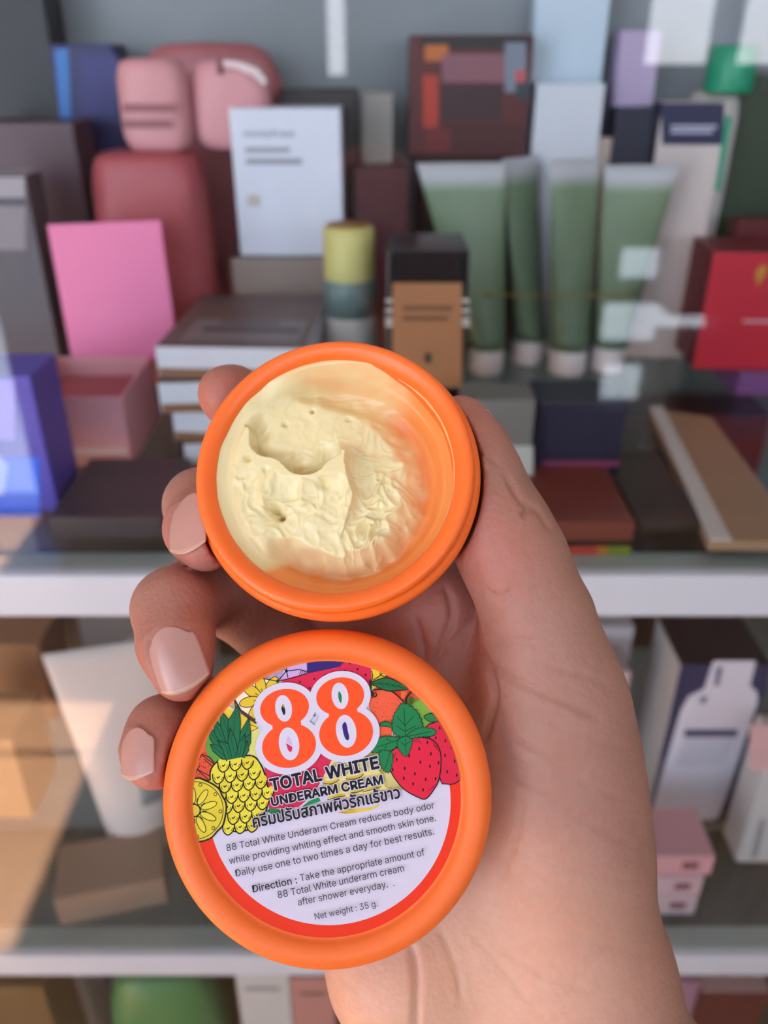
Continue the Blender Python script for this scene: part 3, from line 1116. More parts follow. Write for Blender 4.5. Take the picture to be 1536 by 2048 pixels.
thumb = new_field()
chain(thumb, [(cm(1110, 1400, 174), 14), (cm(1076, 1240, 171), 10.6), (cm(1034, 1130, 170), 9.7), (cm(985, 1030, 171), 9.0), (cm(950, 940, 174), 8.2), (cm(925, 872, 176), 6.6), (cm(918, 838, 177), 4.4)], 5)
cone(thumb, cm(1005, 1075, 170.5), cm(1015, 1095, 170.5), 9.6, 9.6, 4)

FING = dict(
    index=[MCP['index'], (cm(760, 1060, 205), 9.4), (cm(630, 895, 210), 8.6), (cm(520, 815, 200), 7.6), (cm(462, 792, 192), 6.7), (cm(449, 786, 189), 5.6)],
    middle=[MCP['middle'], (cm(600, 1120, 206), 9.2), (cm(480, 985, 203), 8.8), (cm(402, 1010, 184), 7.7), (cm(401, 1058, 174), 7.1), (cm(412, 1083, 169.5), 6.1)],
    ring=[MCP['ring'], (cm(545, 1250, 200), 9.2), (cm(420, 1172, 190), 8.9), (cm(348, 1218, 172.5), 8.2), (cm(352, 1288, 166), 7.2), (cm(364, 1342, 163.2), 5.9)],
    pinky=[MCP['pinky'], (cm(520, 1430, 192), 8.0), (cm(400, 1430, 182), 7.6), (cm(325, 1462, 170), 6.7), (cm(310, 1502, 166.5), 6.2), (cm(312, 1522, 165), 5.3)])

body = smin(palm, thumb, 5)
for nme, pts in FING.items():
    f = new_field()
    chain(f, pts, 3.0)
    body = np.minimum(body, smin(palm, f, 6))
body = np.minimum(body, smin(palm, thumb, 6))


def carve(M, prof_r, z0, z1):
    """push the flesh back where the jar or lid presses into it (solid turned about M's axis, mm in its local frame)"""
    global body
    Mi = np.array(M.inverted())
    C2W = np.array(Matrix((RT, UP, FW)).transposed())
    Acm = Mi[:3, :3] @ C2W * 1.0
    t0 = (Mi[:3, :3] @ np.array(CAM) + Mi[:3, 3]) * 1000
    X, Y, Z = np.meshgrid(gx, gy, gz, indexing='ij', sparse=True)
    lx = Acm[0, 0] * X + Acm[0, 1] * Y + Acm[0, 2] * Z + np.float32(t0[0])
    ly = Acm[1, 0] * X + Acm[1, 1] * Y + Acm[1, 2] * Z + np.float32(t0[1])
    lz = Acm[2, 0] * X + Acm[2, 1] * Y + Acm[2, 2] * Z + np.float32(t0[2])
    rr = np.sqrt(lx * lx + ly * ly)
    sd = np.maximum(rr - prof_r(lz), np.maximum(lz - z1, z0 - lz))
    body = np.maximum(body, -(sd - np.float32(0.5)))


def jar_r(z):
    return np.interp(z, [-18.2, -17, -15, -11.5, -8, -5.2, -4.2, 0.3], [22.5, 25, 26.7, 28.1, 28.7, 28.9, 28.5, 27.7]).astype(np.float32)


carve(JAR_M, jar_r, -18.0, 0.3)
carve(LID_M, lambda z: np.float32(31.75), -8.8, 0.3)


def surface_nets(Sf):
    nx, ny, nz = Sf.shape
    ins = Sf < 0
    c = ins.astype(np.uint8)
    cnt = np.zeros((nx - 1, ny - 1, nz - 1), np.uint8)
    for dx in (0, 1):
        for dy in (0, 1):
            for dz in (0, 1):
                cnt += c[dx:nx - 1 + dx, dy:ny - 1 + dy, dz:nz - 1 + dz]
    act = (cnt > 0) & (cnt < 8)
    I = np.argwhere(act)
    idx = np.full(act.shape, -1, np.int64)
    idx[act] = np.arange(len(I))
    acc = np.zeros((len(I), 3))
    num = np.zeros(len(I))
    cor = [(a, b, d) for a in (0, 1) for b in (0, 1) for d in (0, 1)]
    for p in cor:
        for ax in range(3):
            if p[ax]:
                continue
            q = list(p)
            q[ax] = 1
            s0 = Sf[I[:, 0] + p[0], I[:, 1] + p[1], I[:, 2] + p[2]]
            s1 = Sf[I[:, 0] + q[0], I[:, 1] + q[1], I[:, 2] + q[2]]
            cr = (s0 < 0) != (s1 < 0)
            t = np.where(cr, s0 / (s0 - s1 + 1e-12), 0)
            pos = np.tile(np.array(p, float), (len(I), 1))
            pos[:, ax] = t
            acc[cr] += pos[cr]
            num += cr
    Vt = LO + H * (I + acc / num[:, None])
    quads = []
    for ax in range(3):
        sl0 = [slice(1, -1)] * 3
        sl0[ax] = slice(0, -1)
        a = ins[tuple(sl0)]
        sl1 = list(sl0)
        sl1[ax] = slice(1, None)
        b = ins[tuple(sl1)]
        E = np.argwhere(a != b)
        off = np.array([1, 1, 1])
        off[ax] = 0
        E = E + off
        flip = ins[E[:, 0], E[:, 1], E[:, 2]]
        u, v = (ax + 1) % 3, (ax + 2) % 3
        ids = []
        for du, dv in ((-1, -1), (0, -1), (0, 0), (-1, 0)):
            c0 = E.copy()
            c0[:, u] += du
            c0[:, v] += dv
            ids.append(idx[c0[:, 0], c0[:, 1], c0[:, 2]])
        q = np.stack(ids, 1)
        q[~flip] = q[~flip][:, ::-1]
        quads.append(q)
    q = np.concatenate(quads)
    return Vt, q[(q >= 0).all(1)]


def smooth_mesh(Vt, q, it, lam=.5, mu=-.52):
    e = np.concatenate([q[:, [0, 1]], q[:, [1, 2]], q[:, [2, 3]], q[:, [3, 0]]])
    e = np.concatenate([e, e[:, ::-1]])
    deg = np.bincount(e[:, 0], minlength=len(Vt)).astype(float)
    for k in range(it):
        for f in (lam, mu):
            s = np.zeros_like(Vt)
            for a in range(3):
                s[:, a] = np.bincount(e[:, 0], weights=Vt[e[:, 1], a], minlength=len(Vt))
            Vt = Vt + f * (s / deg[:, None] - Vt)
    return Vt


def vnormals(Vt, q):
    n = np.cross(Vt[q[:, 2]] - Vt[q[:, 0]], Vt[q[:, 3]] - Vt[q[:, 1]])
    out = np.zeros_like(Vt)
    for k in range(4):
        for a in range(3):
            out[:, a] += np.bincount(q[:, k], weights=n[:, a], minlength=len(Vt))
    return out / (np.linalg.norm(out, axis=1)[:, None] + 1e-12)


HV, HQ = surface_nets(body)
HV = smooth_mesh(HV, HQ, 6)
HN = vnormals(HV, HQ)

# skin folds: grooves pressed into the surface that faces the photographer
uv = np.stack([768 + F * HV[:, 0] / HV[:, 2], 1024 - F * HV[:, 1] / HV[:, 2]], 1)
facing = (HN * -(HV / np.linalg.norm(HV, axis=1)[:, None])).sum(1)
disp = np.zeros(len(HV))
FOLDS = [
    ([(822, 1890), (832, 1940), (833, 2000), (832, 2060), (830, 2120)], .75, 9),
    ([(880, 1860), (910, 1930), (925, 2010)], .25, 8),
    ([(975, 1325), (1010, 1352), (1060, 1375), (1130, 1405), (1200, 1435)], .32, 9),
    ([(955, 1285), (975, 1330), (990, 1385), (980, 1440), (970, 1480)], .4, 9),
    ([(975, 1185), (1000, 1195), (1030, 1180)], .2, 8), ([(985, 1285), (1030, 1280), (1080, 1290)], .2, 9),
    ([(1010, 945), (1040, 1000), (1075, 1020), (1100, 1060)], .35, 7), ([(1045, 1030), (1060, 1018)], .5, 6), ([(1000, 930), (985, 918), (960, 905)], .2, 7),
    ([(1085, 1330), (1150, 1345), (1220, 1370)], .12, 9),
    ([(1015, 1480), (1100, 1530), (1180, 1575), (1265, 1600)], .16, 11), ([(1060, 1420), (1160, 1470), (1260, 1500)], .14, 10),
    ([(1000, 1560), (1090, 1600), (1180, 1650), (1270, 1690)], .14, 11), ([(1010, 1690), (1090, 1720), (1190, 1750), (1280, 1760)], .12, 11),
    ([(1020, 1800), (1120, 1850), (1210, 1890), (1290, 1910)], .14, 11), ([(1000, 1900), (1090, 1950), (1180, 1980)], .1, 11),
    ([(940, 1860), (1000, 1930), (1060, 2010)], .1, 11), ([(1050, 1600), (1030, 1680), (1000, 1760)], .1, 9), ([(990, 1720), (1030, 1770), (1010, 1830)], .1, 9),
    ([(890, 1170), (905, 1230), (880, 1300)], .5, 9), ([(830, 1230), (850, 1300), (845, 1350)], .4, 9), ([(935, 1255), (900, 1290), (860, 1330)], .3, 9)]
for pts, dep, wd in FOLDS:
    pl = catmull(pts, 6)
    best = np.full(len(HV), 1e9)
    along = np.zeros(len(HV))
    for i in range(len(pl) - 1):
        a, b = np.array(pl[i]), np.array(pl[i + 1])
        d = b - a
        t = np.clip(((uv - a) @ d) / (d @ d + 1e-9), 0, 1)
        ds = np.linalg.norm(uv - a - t[:, None] * d, axis=1)
        k = ds < best
        best[k] = ds[k]
        along[k] = (i + t[k]) / (len(pl) - 1)
    fade = np.clip(np.minimum(along, 1 - along) * 6 + .25, 0, 1)
    disp -= 2.3 * dep * np.exp(-(best / (wd * .72)) ** 2) * fade * (facing > .05)
HV = HV + HN * disp[:, None]
HV_s = HV

# nails
NAILS = []


bvh0 = BVHTree.FromPolygons([tuple(v) for v in HV], HQ.tolist())


def nail_frame(u, v, t, n_, wd, ln):
    """nail seated where the sight line through (u, v) meets the finger; t towards the tip, n_ out of the nail"""
    d_ = cm(u, v, 1.0)
    d_ = d_ / np.linalg.norm(d_)
    hit = bvh0.ray_cast(Vector((0, 0, 0)), Vector(d_), 400)
    c = np.array(hit[0]) if hit[0] is not None else cm(u, v, 168)
    n_ = np.array(n_, float)
    n_ /= np.linalg.norm(n_)
    t = np.array(t, float)
    t -= n_ * (t @ n_)
    t /= np.linalg.norm(t)
    return dict(c=c, t=t, n=n_, b=np.cross(t, n_), w=wd, l=ln)


NAILS.append(nail_frame(344, 1322, (.33, -.93, -.1), (-.30, -.12, -1), 9.2, 13.0))
NAILS.append(nail_frame(370, 1046, (.14, -.95, -.2), (-.80, -.02, -.80), 8.8, 12.4))
NAILS.append(nail_frame(264, 1508, (.25, -.95, -.1), (-.85, 0, -.65), 7.0, 9.8))
def nail_on_axis(D, T, hint, along, r_, wd, ln):
    t = (T - D) / np.linalg.norm(T - D)
    n_ = np.array(hint, float)
    n_ -= t * (n_ @ t)
    n_ /= np.linalg.norm(n_)
    return dict(c=D + t * along + n_ * r_, t=t, n=n_, b=np.cross(t, n_), w=wd, l=ln)


NAILS.append(nail_on_axis(FING['index'][3][0], FING['index'][5][0], (-.95, .45, .15), 6.5, 6.5, 8.0, 9.5))
NAILS.append(nail_on_axis(cm(950, 940, 174), cm(918, 838, 177), (.8, .35, .65), 7.0, 6.5, 9.5, 12.0))

# folds of skin round each nail, bed pressed in under it
for nl in NAILS:
    rel = HV - nl['c']
    s, b_, h_ = rel @ nl['t'], rel @ nl['b'], rel @ nl['n']
    near = (h_ > -1) & (HN @ nl['n'] > -.1)
    e = (np.abs(b_) / (nl['w'] / 2)) ** 3 + (np.abs(s) / (nl['l'] / 2)) ** 3
    rad = e ** (1 / 3)
    ring_ = np.exp(-((rad - 1.16) / .12) ** 2) * np.where(s > nl['l'] * .3, 0, 1)
    bed = np.clip(1.08 - rad, 0, .15) / .15
    HV = HV + HN * ((ring_ * .34 - bed * .42) * near)[:, None]


def to_world(Vc):
    M = np.array(Matrix((RT, UP, FW)).transposed())
    return (Vc @ M.T) * .001 + np.array(CAM)


m_skin = bpy.data.materials.new('skin')
m_skin.use_nodes = True
n, l = m_skin.node_tree.nodes, m_skin.node_tree.links
b = n['Principled BSDF']
tc = n.new('ShaderNodeTexCoord')
n1 = n.new('ShaderNodeTexNoise')
n1.inputs['Scale'].default_value = 60
n1.inputs['Detail'].default_value = 5
n2 = n.new('ShaderNodeTexNoise')
n2.inputs['Scale'].default_value = 420
n2.inputs['Detail'].default_value = 4
at = n.new('ShaderNodeAttribute')
at.attribute_name = 'Col'
cr = n.new('ShaderNodeValToRGB')
cr.color_ramp.elements[0].position = .3
cr.color_ramp.elements[0].color = (0.90, 0.84, 0.80, 1)
cr.color_ramp.elements[1].position = .72
cr.color_ramp.elements[1].color = (1.0, 1.0, 1.0, 1)
ad = n.new('ShaderNodeMath')
ad.operation = 'ADD'
mm = n.new('ShaderNodeMath')
mm.operation = 'MULTIPLY'
mm.inputs[1].default_value = .5
l.new(tc.outputs['Object'], n1.inputs['Vector'])
l.new(tc.outputs['Object'], n2.inputs['Vector'])
l.new(n1.outputs['Fac'], ad.inputs[0])
l.new(n2.outputs['Fac'], ad.inputs[1])
l.new(ad.outputs[0], mm.inputs[0])
l.new(mm.outputs[0], cr.inputs[0])
mu = n.new('ShaderNodeMix')
mu.data_type = 'RGBA'
mu.blend_type = 'MULTIPLY'
mu.inputs[0].default_value = 1
l.new(at.outputs['Color'], mu.inputs[6])
l.new(cr.outputs[0], mu.inputs[7])
l.new(mu.outputs[2], b.inputs['Base Color'])
b.inputs['Roughness'].default_value = .5
b.inputs['Specular IOR Level'].default_value = .4
b.inputs['Subsurface Weight'].default_value = .3
b.inputs['Subsurface Radius'].default_value = (1, .35, .2)
b.inputs['Subsurface Scale'].default_value = .003
wv = n.new('ShaderNodeTexVoronoi')
wv.inputs['Scale'].default_value = 900
l.new(tc.outputs['Object'], wv.inputs['Vector'])
n3 = n.new('ShaderNodeTexNoise')
n3.inputs['Scale'].default_value = 260
n3.inputs['Detail'].default_value = 6
l.new(tc.outputs['Object'], n3.inputs['Vector'])
am = n.new('ShaderNodeMath')
am.operation = 'MULTIPLY_ADD'
am.inputs[1].default_value = .35
l.new(wv.outputs['Distance'], am.inputs[0])
l.new(n3.outputs['Fac'], am.inputs[2])
bp = n.new('ShaderNodeBump')
bp.inputs['Strength'].default_value = .38
bp.inputs['Distance'].default_value = .0006
l.new(am.outputs[0], bp.inputs['Height'])
l.new(bp.outputs['Normal'], b.inputs['Normal'])

# skin tone: fingertips rosier; lit palm heel and red bounce light painted in
base_c = np.array((0.39, 0.198, 0.149))
rosy_c = np.array((0.45, 0.165, 0.125))
tipw = np.zeros(len(HV))
for pts in list(FING.values()) + [[(cm(918, 838, 177), 5)]]:
    dd = np.linalg.norm(HV - pts[-1][0], axis=1)
    tipw = np.maximum(tipw, np.clip(1.2 - dd / 17, 0, 1))
for q_, rad_ in ((cm(980, 1100, 162), 14), (cm(870, 1230, 180), 24), (cm(760, 1300, 182), 24), (cm(680, 1400, 183), 22)):  # orange bounce light round the finger roots, painted as redder skin
    tipw = np.maximum(tipw, np.clip(1.2 - np.linalg.norm(HV - q_, axis=1) / rad_, 0, 1) * .8)
hc = base_c[None] * (1 - tipw[:, None]) + rosy_c[None] * tipw[:, None]
heel = np.clip(1.25 - np.linalg.norm(HV - cm(880, 1990, 172), axis=1) / 40, 0, 1)[:, None]  # stronger light on the palm heel, put into the skin colour
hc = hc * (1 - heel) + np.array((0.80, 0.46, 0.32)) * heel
tan = np.zeros(len(HV))                            # shade on the outer side of thumb and wrist, painted as darker skin
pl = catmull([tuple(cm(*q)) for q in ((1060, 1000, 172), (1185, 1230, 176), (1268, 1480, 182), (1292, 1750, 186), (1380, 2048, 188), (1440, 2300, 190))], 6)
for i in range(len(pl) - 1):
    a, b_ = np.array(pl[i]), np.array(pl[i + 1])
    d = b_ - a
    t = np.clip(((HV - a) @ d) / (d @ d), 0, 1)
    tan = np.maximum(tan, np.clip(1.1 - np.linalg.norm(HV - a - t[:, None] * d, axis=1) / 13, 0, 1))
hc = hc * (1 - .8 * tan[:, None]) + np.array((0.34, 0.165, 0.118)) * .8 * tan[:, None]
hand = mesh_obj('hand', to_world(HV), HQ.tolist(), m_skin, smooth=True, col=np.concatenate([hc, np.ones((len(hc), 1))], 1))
tag(hand, "person's bare right hand, palm up, fingers curled round the open jar and its lid", 'hand')

bvh = BVHTree.FromPolygons([tuple(v) for v in HV], HQ.tolist())
m_nail = mat('fingernail', (0.50, 0.255, 0.215), 0.25, 0.05, 300, sss=.3, sss_r=(1, .4, .3), sss_s=.0015)
m_tipn = mat('fingernail free edge', (0.52, 0.31, 0.225), 0.3, 0.05, 300, sss=.3, sss_r=(1, .6, .4), sss_s=.0015)
for nl in NAILS:
    nu, nv = 24, 26
    Vn, Fn, Fm = [], [], []
    for i in range(nu + 1):
        for j in range(nv + 1):
            x = 2 * i / nu - 1
            y = 2 * j / nv - 1
            # rounded outline: narrower at the root, softly rounded free edge
            yy = y * nl['l'] / 2
            half = nl['w'] / 2 * (1 - .20 * max(0, -y) ** 2 - .04 * max(0, y) ** 4)
            xx = x * half
            if y < 0:
                yy *= 1 - .46 * x * x * (y * y)
            else:
                yy *= 1 - .22 * x * x * (y * y)
            o3 = nl['c'] + nl['b'] * xx + nl['t'] * yy + nl['n'] * 12
            hit = bvh.ray_cast(Vector(o3), Vector(-nl['n']), 30)
            hh = 12 - hit[3] if hit[0] is not None else None
            Vn.append([xx, yy, hh])
    hs = np.array([v[2] if v[2] is not None else np.nan for v in Vn]).reshape(nu + 1, nv + 1)
    # a smooth shell: fit height = a + b y + c y^2 + d x^2 to what lies under the middle of the nail
    xs_ = np.array([v[0] for v in Vn]).reshape(nu + 1, nv + 1)
    ys_ = np.array([v[1] for v in Vn]).reshape(nu + 1, nv + 1)
    ok = ~np.isnan(hs) & (np.abs(xs_) < nl['w'] * .40) & (ys_ < nl['l'] * .30) & (ys_ > -nl['l'] * .48)
    Am = np.stack([np.ones(ok.sum()), ys_[ok], ys_[ok] ** 2, xs_[ok] ** 2, xs_[ok]], 1)
    co = np.linalg.lstsq(Am, hs[ok], rcond=None)[0]
    co[2] = min(0.0, max(co[2], -.02))
    co[3] = max(min(co[3], -.03), -.085)
    fit = co[0] + co[1] * ys_ + co[2] * ys_ ** 2 + co[3] * xs_ ** 2 + co[4] * xs_
    fit += .20
    pts = [nl['c'] + nl['b'] * xs_[i, j] + nl['t'] * ys_[i, j] + nl['n'] * fit[i, j] for i in range(nu + 1) for j in range(nv + 1)]
    for i in range(nu):
        for j in range(nv):
            a = i * (nv + 1) + j
            Fn.append([a, a + 1, a + nv + 2, a + nv + 1])
            Fm.append(1 if j >= nv - 2 else 0)
    o = mesh_obj('fingernail', to_world(np.array(pts)), Fn, [m_nail, m_tipn], hand, True, fmat=Fm)
    fix_normals(o)
    sm = o.modifiers.new('thickness', 'SOLIDIFY')
    sm.thickness = .00028
    sm.offset = 0

# ------------------------------------------------------------------ the glass-fronted cabinet
CX0, CX1, CYB = -0.78, 0.78, 0.80
m_alu = mat('white painted aluminium', 'DFE2EE', 0.35, 0.03, 12)
m_back = mat('grey cabinet back', '8C9298', 0.6, 0.06, 8)
m_side = mat('grey cabinet side', '6F7276', 0.6, 0.06, 8)
m_pane = glass_mat('clear door glass', (0.97, 0.985, 0.98), 1.5, 1.0)
m_shelf = glass_mat('shelf glass', (0.86, 0.90, 0.87), 1.5, 1.0)
m_edge = mat('dark glass edge', '141C18', 0.5, 0.1, 30)
cab = bpy.data.objects.new('display_cabinet', None)
COL.objects.link(cab)
cab.location = (0, 0.58, 0)
tag(cab, 'glass-fronted display cabinet with white shelf rails, packed with cosmetics', 'cabinet')


def part(o, root):
    o.parent = root
    o.matrix_parent_inverse = Matrix.Translation(root.location).inverted()
    return o


part(bm_obj('back_panel', box_bm(CX0, CX1, CYB, CYB + .012, 0.02, 1.52), m_back), cab)
for x in (CX0, CX1):
    part(bm_obj('side_panel', box_bm(x - .008, x + .008, .38, CYB, 0.02, 1.52), m_side), cab)
part(bm_obj('top_panel', box_bm(CX0 - .01, CX1 + .01, .37, CYB + .012, 1.52, 1.545), m_alu), cab)
part(bm_obj('plinth', box_bm(CX0, CX1, .39, CYB, 0.0, 0.06), m_side), cab)
for k, z in enumerate(SHELF):
    s = part(bm_obj('shelf', box_bm(CX0 + .01, CX1 - .01, .386, CYB - .004, z - .008, z), m_shelf), cab)
    e = bm_obj('front_edge', box_bm(CX0 + .01, CX1 - .01, .3835, .3858, z - .0078, z - .0002, .0006), m_edge, s)
    e.matrix_parent_inverse = s.matrix_parent_inverse.copy()
    hgt = .0276 if k == 0 else .0245
    part(bm_obj('rail', box_bm(CX0 + .01, CX1 - .01, .380, .405, z - .0086 - hgt, z - .0086, .0015), m_alu), cab)
gd = part(bm_obj('glass_door', box_bm(CX0, CX1, .3715, .3755, 0.065, 1.515), m_pane), cab)
gd['label'] = 'clear sliding glass pane'


# ------------------------------------------------------------------ stock builders
def face_mats(o, col_by):
    """col_by: dict front/back/left/right/top/bottom -> material, put on the faces that look that way"""
    me = o.data
    base = me.materials[0]
    names = {}
    for k, m in col_by.items():
        me.materials.append(m)
        names[k] = len(me.materials) - 1
    for p in me.polygons:
        n_ = p.normal
        k = 'front' if n_.y < -.8 else 'back' if n_.y > .8 else 'left' if n_.x < -.8 else 'right' if n_.x > .8 else 'top' if n_.z > .8 else 'bottom' if n_.z < -.8 else None
        if k in names:
            p.material_index = names[k]


def paper(c, rough=.45):
    return mat('card ' + c, c, rough, .05, 40)


def print_quads(name, quads, Y, parent):
    """each printed patch is a part of its own, stacked a hair in front of the last"""
    for i, qd in enumerate(quads):
        o_ = print_quad(name, [qd], Y - .00015 * i, parent)
    return o_


def print_quad(name, quads, Y, parent):
    """thin printed patches on a front face: each (colour, [(u, v), ...]) laid on plane Y"""
    mats_, V, Fc, Fm = [], [], [], []
    for i, (c, pts) in enumerate(quads):
        m_ = paper(c)
        if m_ not in mats_:
            mats_.append(m_)
        w_ = [atY(u, v, Y - .0004 - .00015 * i) for u, v in pts]
        b_ = len(V)
        k = len(w_)
        V += w_ + [p_ + Vector((0, .0003, 0)) for p_ in w_]
        for t_ in tessellate_polygon([[Vector((q.x, q.z, 0)) for q in w_]]):
            Fc.append([b_ + j for j in t_])
            Fm.append(mats_.index(m_))
        for j in range(k):
            Fc.append([b_ + j, b_ + (j + 1) % k, b_ + k + (j + 1) % k, b_ + k + j])
            Fm.append(mats_.index(m_))
    o = mesh_obj(name, V, Fc, mats_, fmat=Fm)
    o.parent = parent
    o.matrix_parent_inverse = Matrix.Translation(parent.location).inverted()
    return o


def rect(u0, v0, u1, v1):
    return [(u0, v0), (u1, v0), (u1, v1), (u0, v1)]


def rows(c, u0, u1, vs, h=6, slant=0):
    return [(c, [(u0, v), (u1 - 9 * (i % 2), v + slant), (u1 - 9 * (i % 2), v + h + slant), (u0, v + h)]) for i, v in enumerate(vs)]


def spin(o, deg):
    o.rotation_euler = (0, 0, R(deg))


def carton(name, label, cat, u0, u1, vt, Y, dep, z0, col, vb=None, group=None, rough=.45, bev=.0012, z1=None, **faces):
    """a box whose front stands on plane Y between pixel columns u0 and u1, from height z0 up to pixel row vt"""
    um = (u0 + u1) / 2
    if z1 is None:
        z1 = atY(um, vt, Y).z
    vm = (vt + (vb or vt + 60)) / 2
    x0, x1 = atY(u0, vm, Y).x, atY(u1, vm, Y).x
    xc = (x0 + x1) / 2
    bm = box_bm(x0 - xc, x1 - xc, 0, dep, 0, z1 - z0, bev)
    o = bm_obj(name, bm, paper(col, rough))
    if faces:
        face_mats(o, {k: paper(c, rough) for k, c in faces.items()})
    o.location = (xc, Y, z0)
    tag(o, label, cat, group)
    return o


def pouch(name, label, cat, u0, u1, vt, Y, dep, z0, m, z1=None, ex=.55, top=1.0, group=None):
    """a soft filled pack: rounded in plan and puffed out between its seams"""
    um = (u0 + u1) / 2
    if z1 is None:
        z1 = atY(um, vt, Y).z
    x0, x1 = atY(u0, vt + 40, Y).x, atY(u1, vt + 40, Y).x
    W, Hh = (x1 - x0), z1 - z0
    V, Fc = [], []
    na, nz = 32, 20

    def sp(t, e):
        return math.copysign(abs(t) ** e, t)
    for k in range(nz + 1):
        t = k / nz
        ph = -PI / 2 + PI * t
        rr = sp(math.cos(ph), ex * .6)
        zz = Hh * (.5 + .5 * sp(math.sin(ph), ex))
        wk = W * (1 + (top - 1) * zz / Hh)
        for a in range(na):
            th = 2 * PI * a / na
            x = wk / 2 * rr * sp(math.cos(th), ex)
            y = dep / 2 * rr * sp(math.sin(th), .8) + dep / 2
            dnt = noise.noise((x * 30 + u0, y * 30, zz * 30)) * .0025
            V.append((x, y + dnt, zz))
    for k in range(nz):
        for a in range(na):
            Fc.append([k * na + a, k * na + (a + 1) % na, (k + 1) * na + (a + 1) % na, (k + 1) * na + a])
    Fc.append(list(range(na))[::-1])
    Fc.append([nz * na + a for a in range(na)])
    o = mesh_obj(name, V, Fc, m, smooth=True)
    o.location = ((x0 + x1) / 2, Y, z0)
    tag(o, label, cat, group)
    return o


def lathe_at(name, prof, m, loc, parent=None, seg=48):
    o = lathe_obj(name, prof, m, seg=seg, scale=.001)
    if parent is None:
        o.location = loc
    else:
        o.parent = parent
        o.location = Vector(loc) - parent.location
    return o


SH1, SH2, SH3 = [z + .0002 for z in SHELF]

# ------------------------------------------------------------------ top shelf, from the back wall forward
carton('carton', 'tall pale blue carton standing against the cabinet back, beside the black and red box', 'carton', 1066, 1212, -40, .765, .03, SH1, 'C4D6E6', 200)
o = carton('carton', 'white carton standing just in front of the tall pale blue carton', 'carton', 1072, 1208, 166, .735, .025, SH1, 'D9DDE8', 230)
o = carton('carton', 'deep navy carton with a sky blue edge at the left back of the top shelf', 'carton', 108, 234, 88, .745, .04, SH1, '1B2160', 240)
print_quads('printed_panel', [('2F78C8', [(109, 100), (136, 96), (142, 238), (120, 238)]), ('2A2A78', rect(160, 110, 235, 230))], .745, o)
m_dusk = mat('dusky rose foil pouch', 'B0656A', .45, .12, 30)
m_rose = mat('rose satin pouch', 'B4545C', .45, .12, 25)
m_pink = mat('powder pink pouch', 'D99AA0', .45, .06, 30)
pouch('pouch', 'big dusky rose pouch standing at the back behind two small pink pouches', 'pouch', 250, 572, 84, .748, .03, SH1, m_dusk, ex=.6)
carton('carton', 'near-black carton standing behind the white carton with grey lettering', 'carton', 560, 715, 178, .708, .03, SH1, '2B2326', 260)
carton('carton', 'slim silver-grey carton half hidden beside the near-black carton', 'carton', 722, 786, 184, .72, .03, SH1, '9A948F', 260)
carton('carton', 'dark maroon carton below the slim silver-grey carton', 'carton', 710, 818, 335, .675, .03, SH1, '4A1A20', 400)
riser = carton('carton', 'plain dark brown carton that carries the black and red box, behind the green tubes', 'carton', 835, 1050, 312, .745, .04, SH1, '3A2620', 340)
zt = riser.location.z + riser.dimensions.z
o = carton('carton', 'black carton with a red and orange photo print, above the green tubes', 'carton', 818, 1062, 70, .735, .045, zt + .0005, '1C1416', 250, left='120E10', front='5A1A1E')
q = [('1C1416', rect(842, 74, 1060, 98)), ('C46A2A', rect(850, 90, 896, 122)), ('B83524', rect(846, 150, 876, 255)), ('8A5662', rect(884, 108, 1010, 165)), ('3A1A20', rect(884, 168, 1004, 240)),
     ('7A8496', rect(1010, 85, 1052, 185)), ('4A1216', rect(876, 245, 1045, 300)), ('C2555E', rect(1030, 140, 1050, 165)), ('701C20', rect(850, 258, 900, 304)), ('2E3A40', rect(1032, 165, 1058, 200))]
print_quads('printed_panel', q, .735, o)
carton('carton', 'brown carton glimpsed between the two pairs of green tubes', 'carton', 1072, 1132, 250, .745, .03, SH1, '7A5446', 330)
carton('carton', 'pale beige carton standing behind the third green tube', 'carton', 1132, 1236, 276, .74, .03, SH1, 'C2ADA2', 330)
carton('carton', 'small purple and white carton at the back beside the green-capped bottle', 'carton', 1240, 1322, 60, .76, .025, SH1, 'B9A6C8', 120)
carton('carton', 'dark green carton at the far right back of the top shelf', 'carton', 1478, 1600, 150, .755, .03, SH1, '2F3E2A', 260)
# green-capped bottle
c_ = atY(1404, 300, .785)
bt = lathe_at('bottle', [(0, 0), (18, 0), (20, 2), (21, 30), (23, 150), (23, 195), (22, 206), (19, 212), (17, 214), (0, 214)],
              mat('white bottle plastic', 'DCD6D2', .35, .03, 20), (c_.x, .785 - .012, SH1))
zt = atY(1380, 182, .775).z
bt.scale.z = (zt - SH1) / .214
lathe_at('cap', [(0, 0), (18.5, 0), (19, 2), (18.5, 30), (17, 33), (0, 33)], mat('emerald cap', '1F9A74', .4, .05, 20), (c_.x - .002, .745, zt), bt)
bt.children[0].scale.z = .214 / (zt - SH1)
bt.children[0].location.z = .2142
tag(bt, 'white bottle with an emerald green cap behind the navy-topped carton', 'bottle')
o = carton('carton', 'white carton with a broad navy top band and white lettering, behind the rightmost tube', 'carton', 1318, 1452, 204, .725, .022, SH1, 'D6C9C6', 300, left='1C1C3C')
print_quads('printed_panel', [('20204A', [(1322, 206), (1450, 206), (1446, 290), (1324, 290)]), ('2C9A78', [(1452, 228), (1464, 235), (1440, 385), (1430, 380)])] + rows('B9B6D0', 1342, 1434, [250, 260], 7), .725, o)
carton('carton', 'small midnight blue carton left of the navy-topped carton', 'carton', 1230, 1317, 216, .735, .03, SH1, '1B1A34', 300)
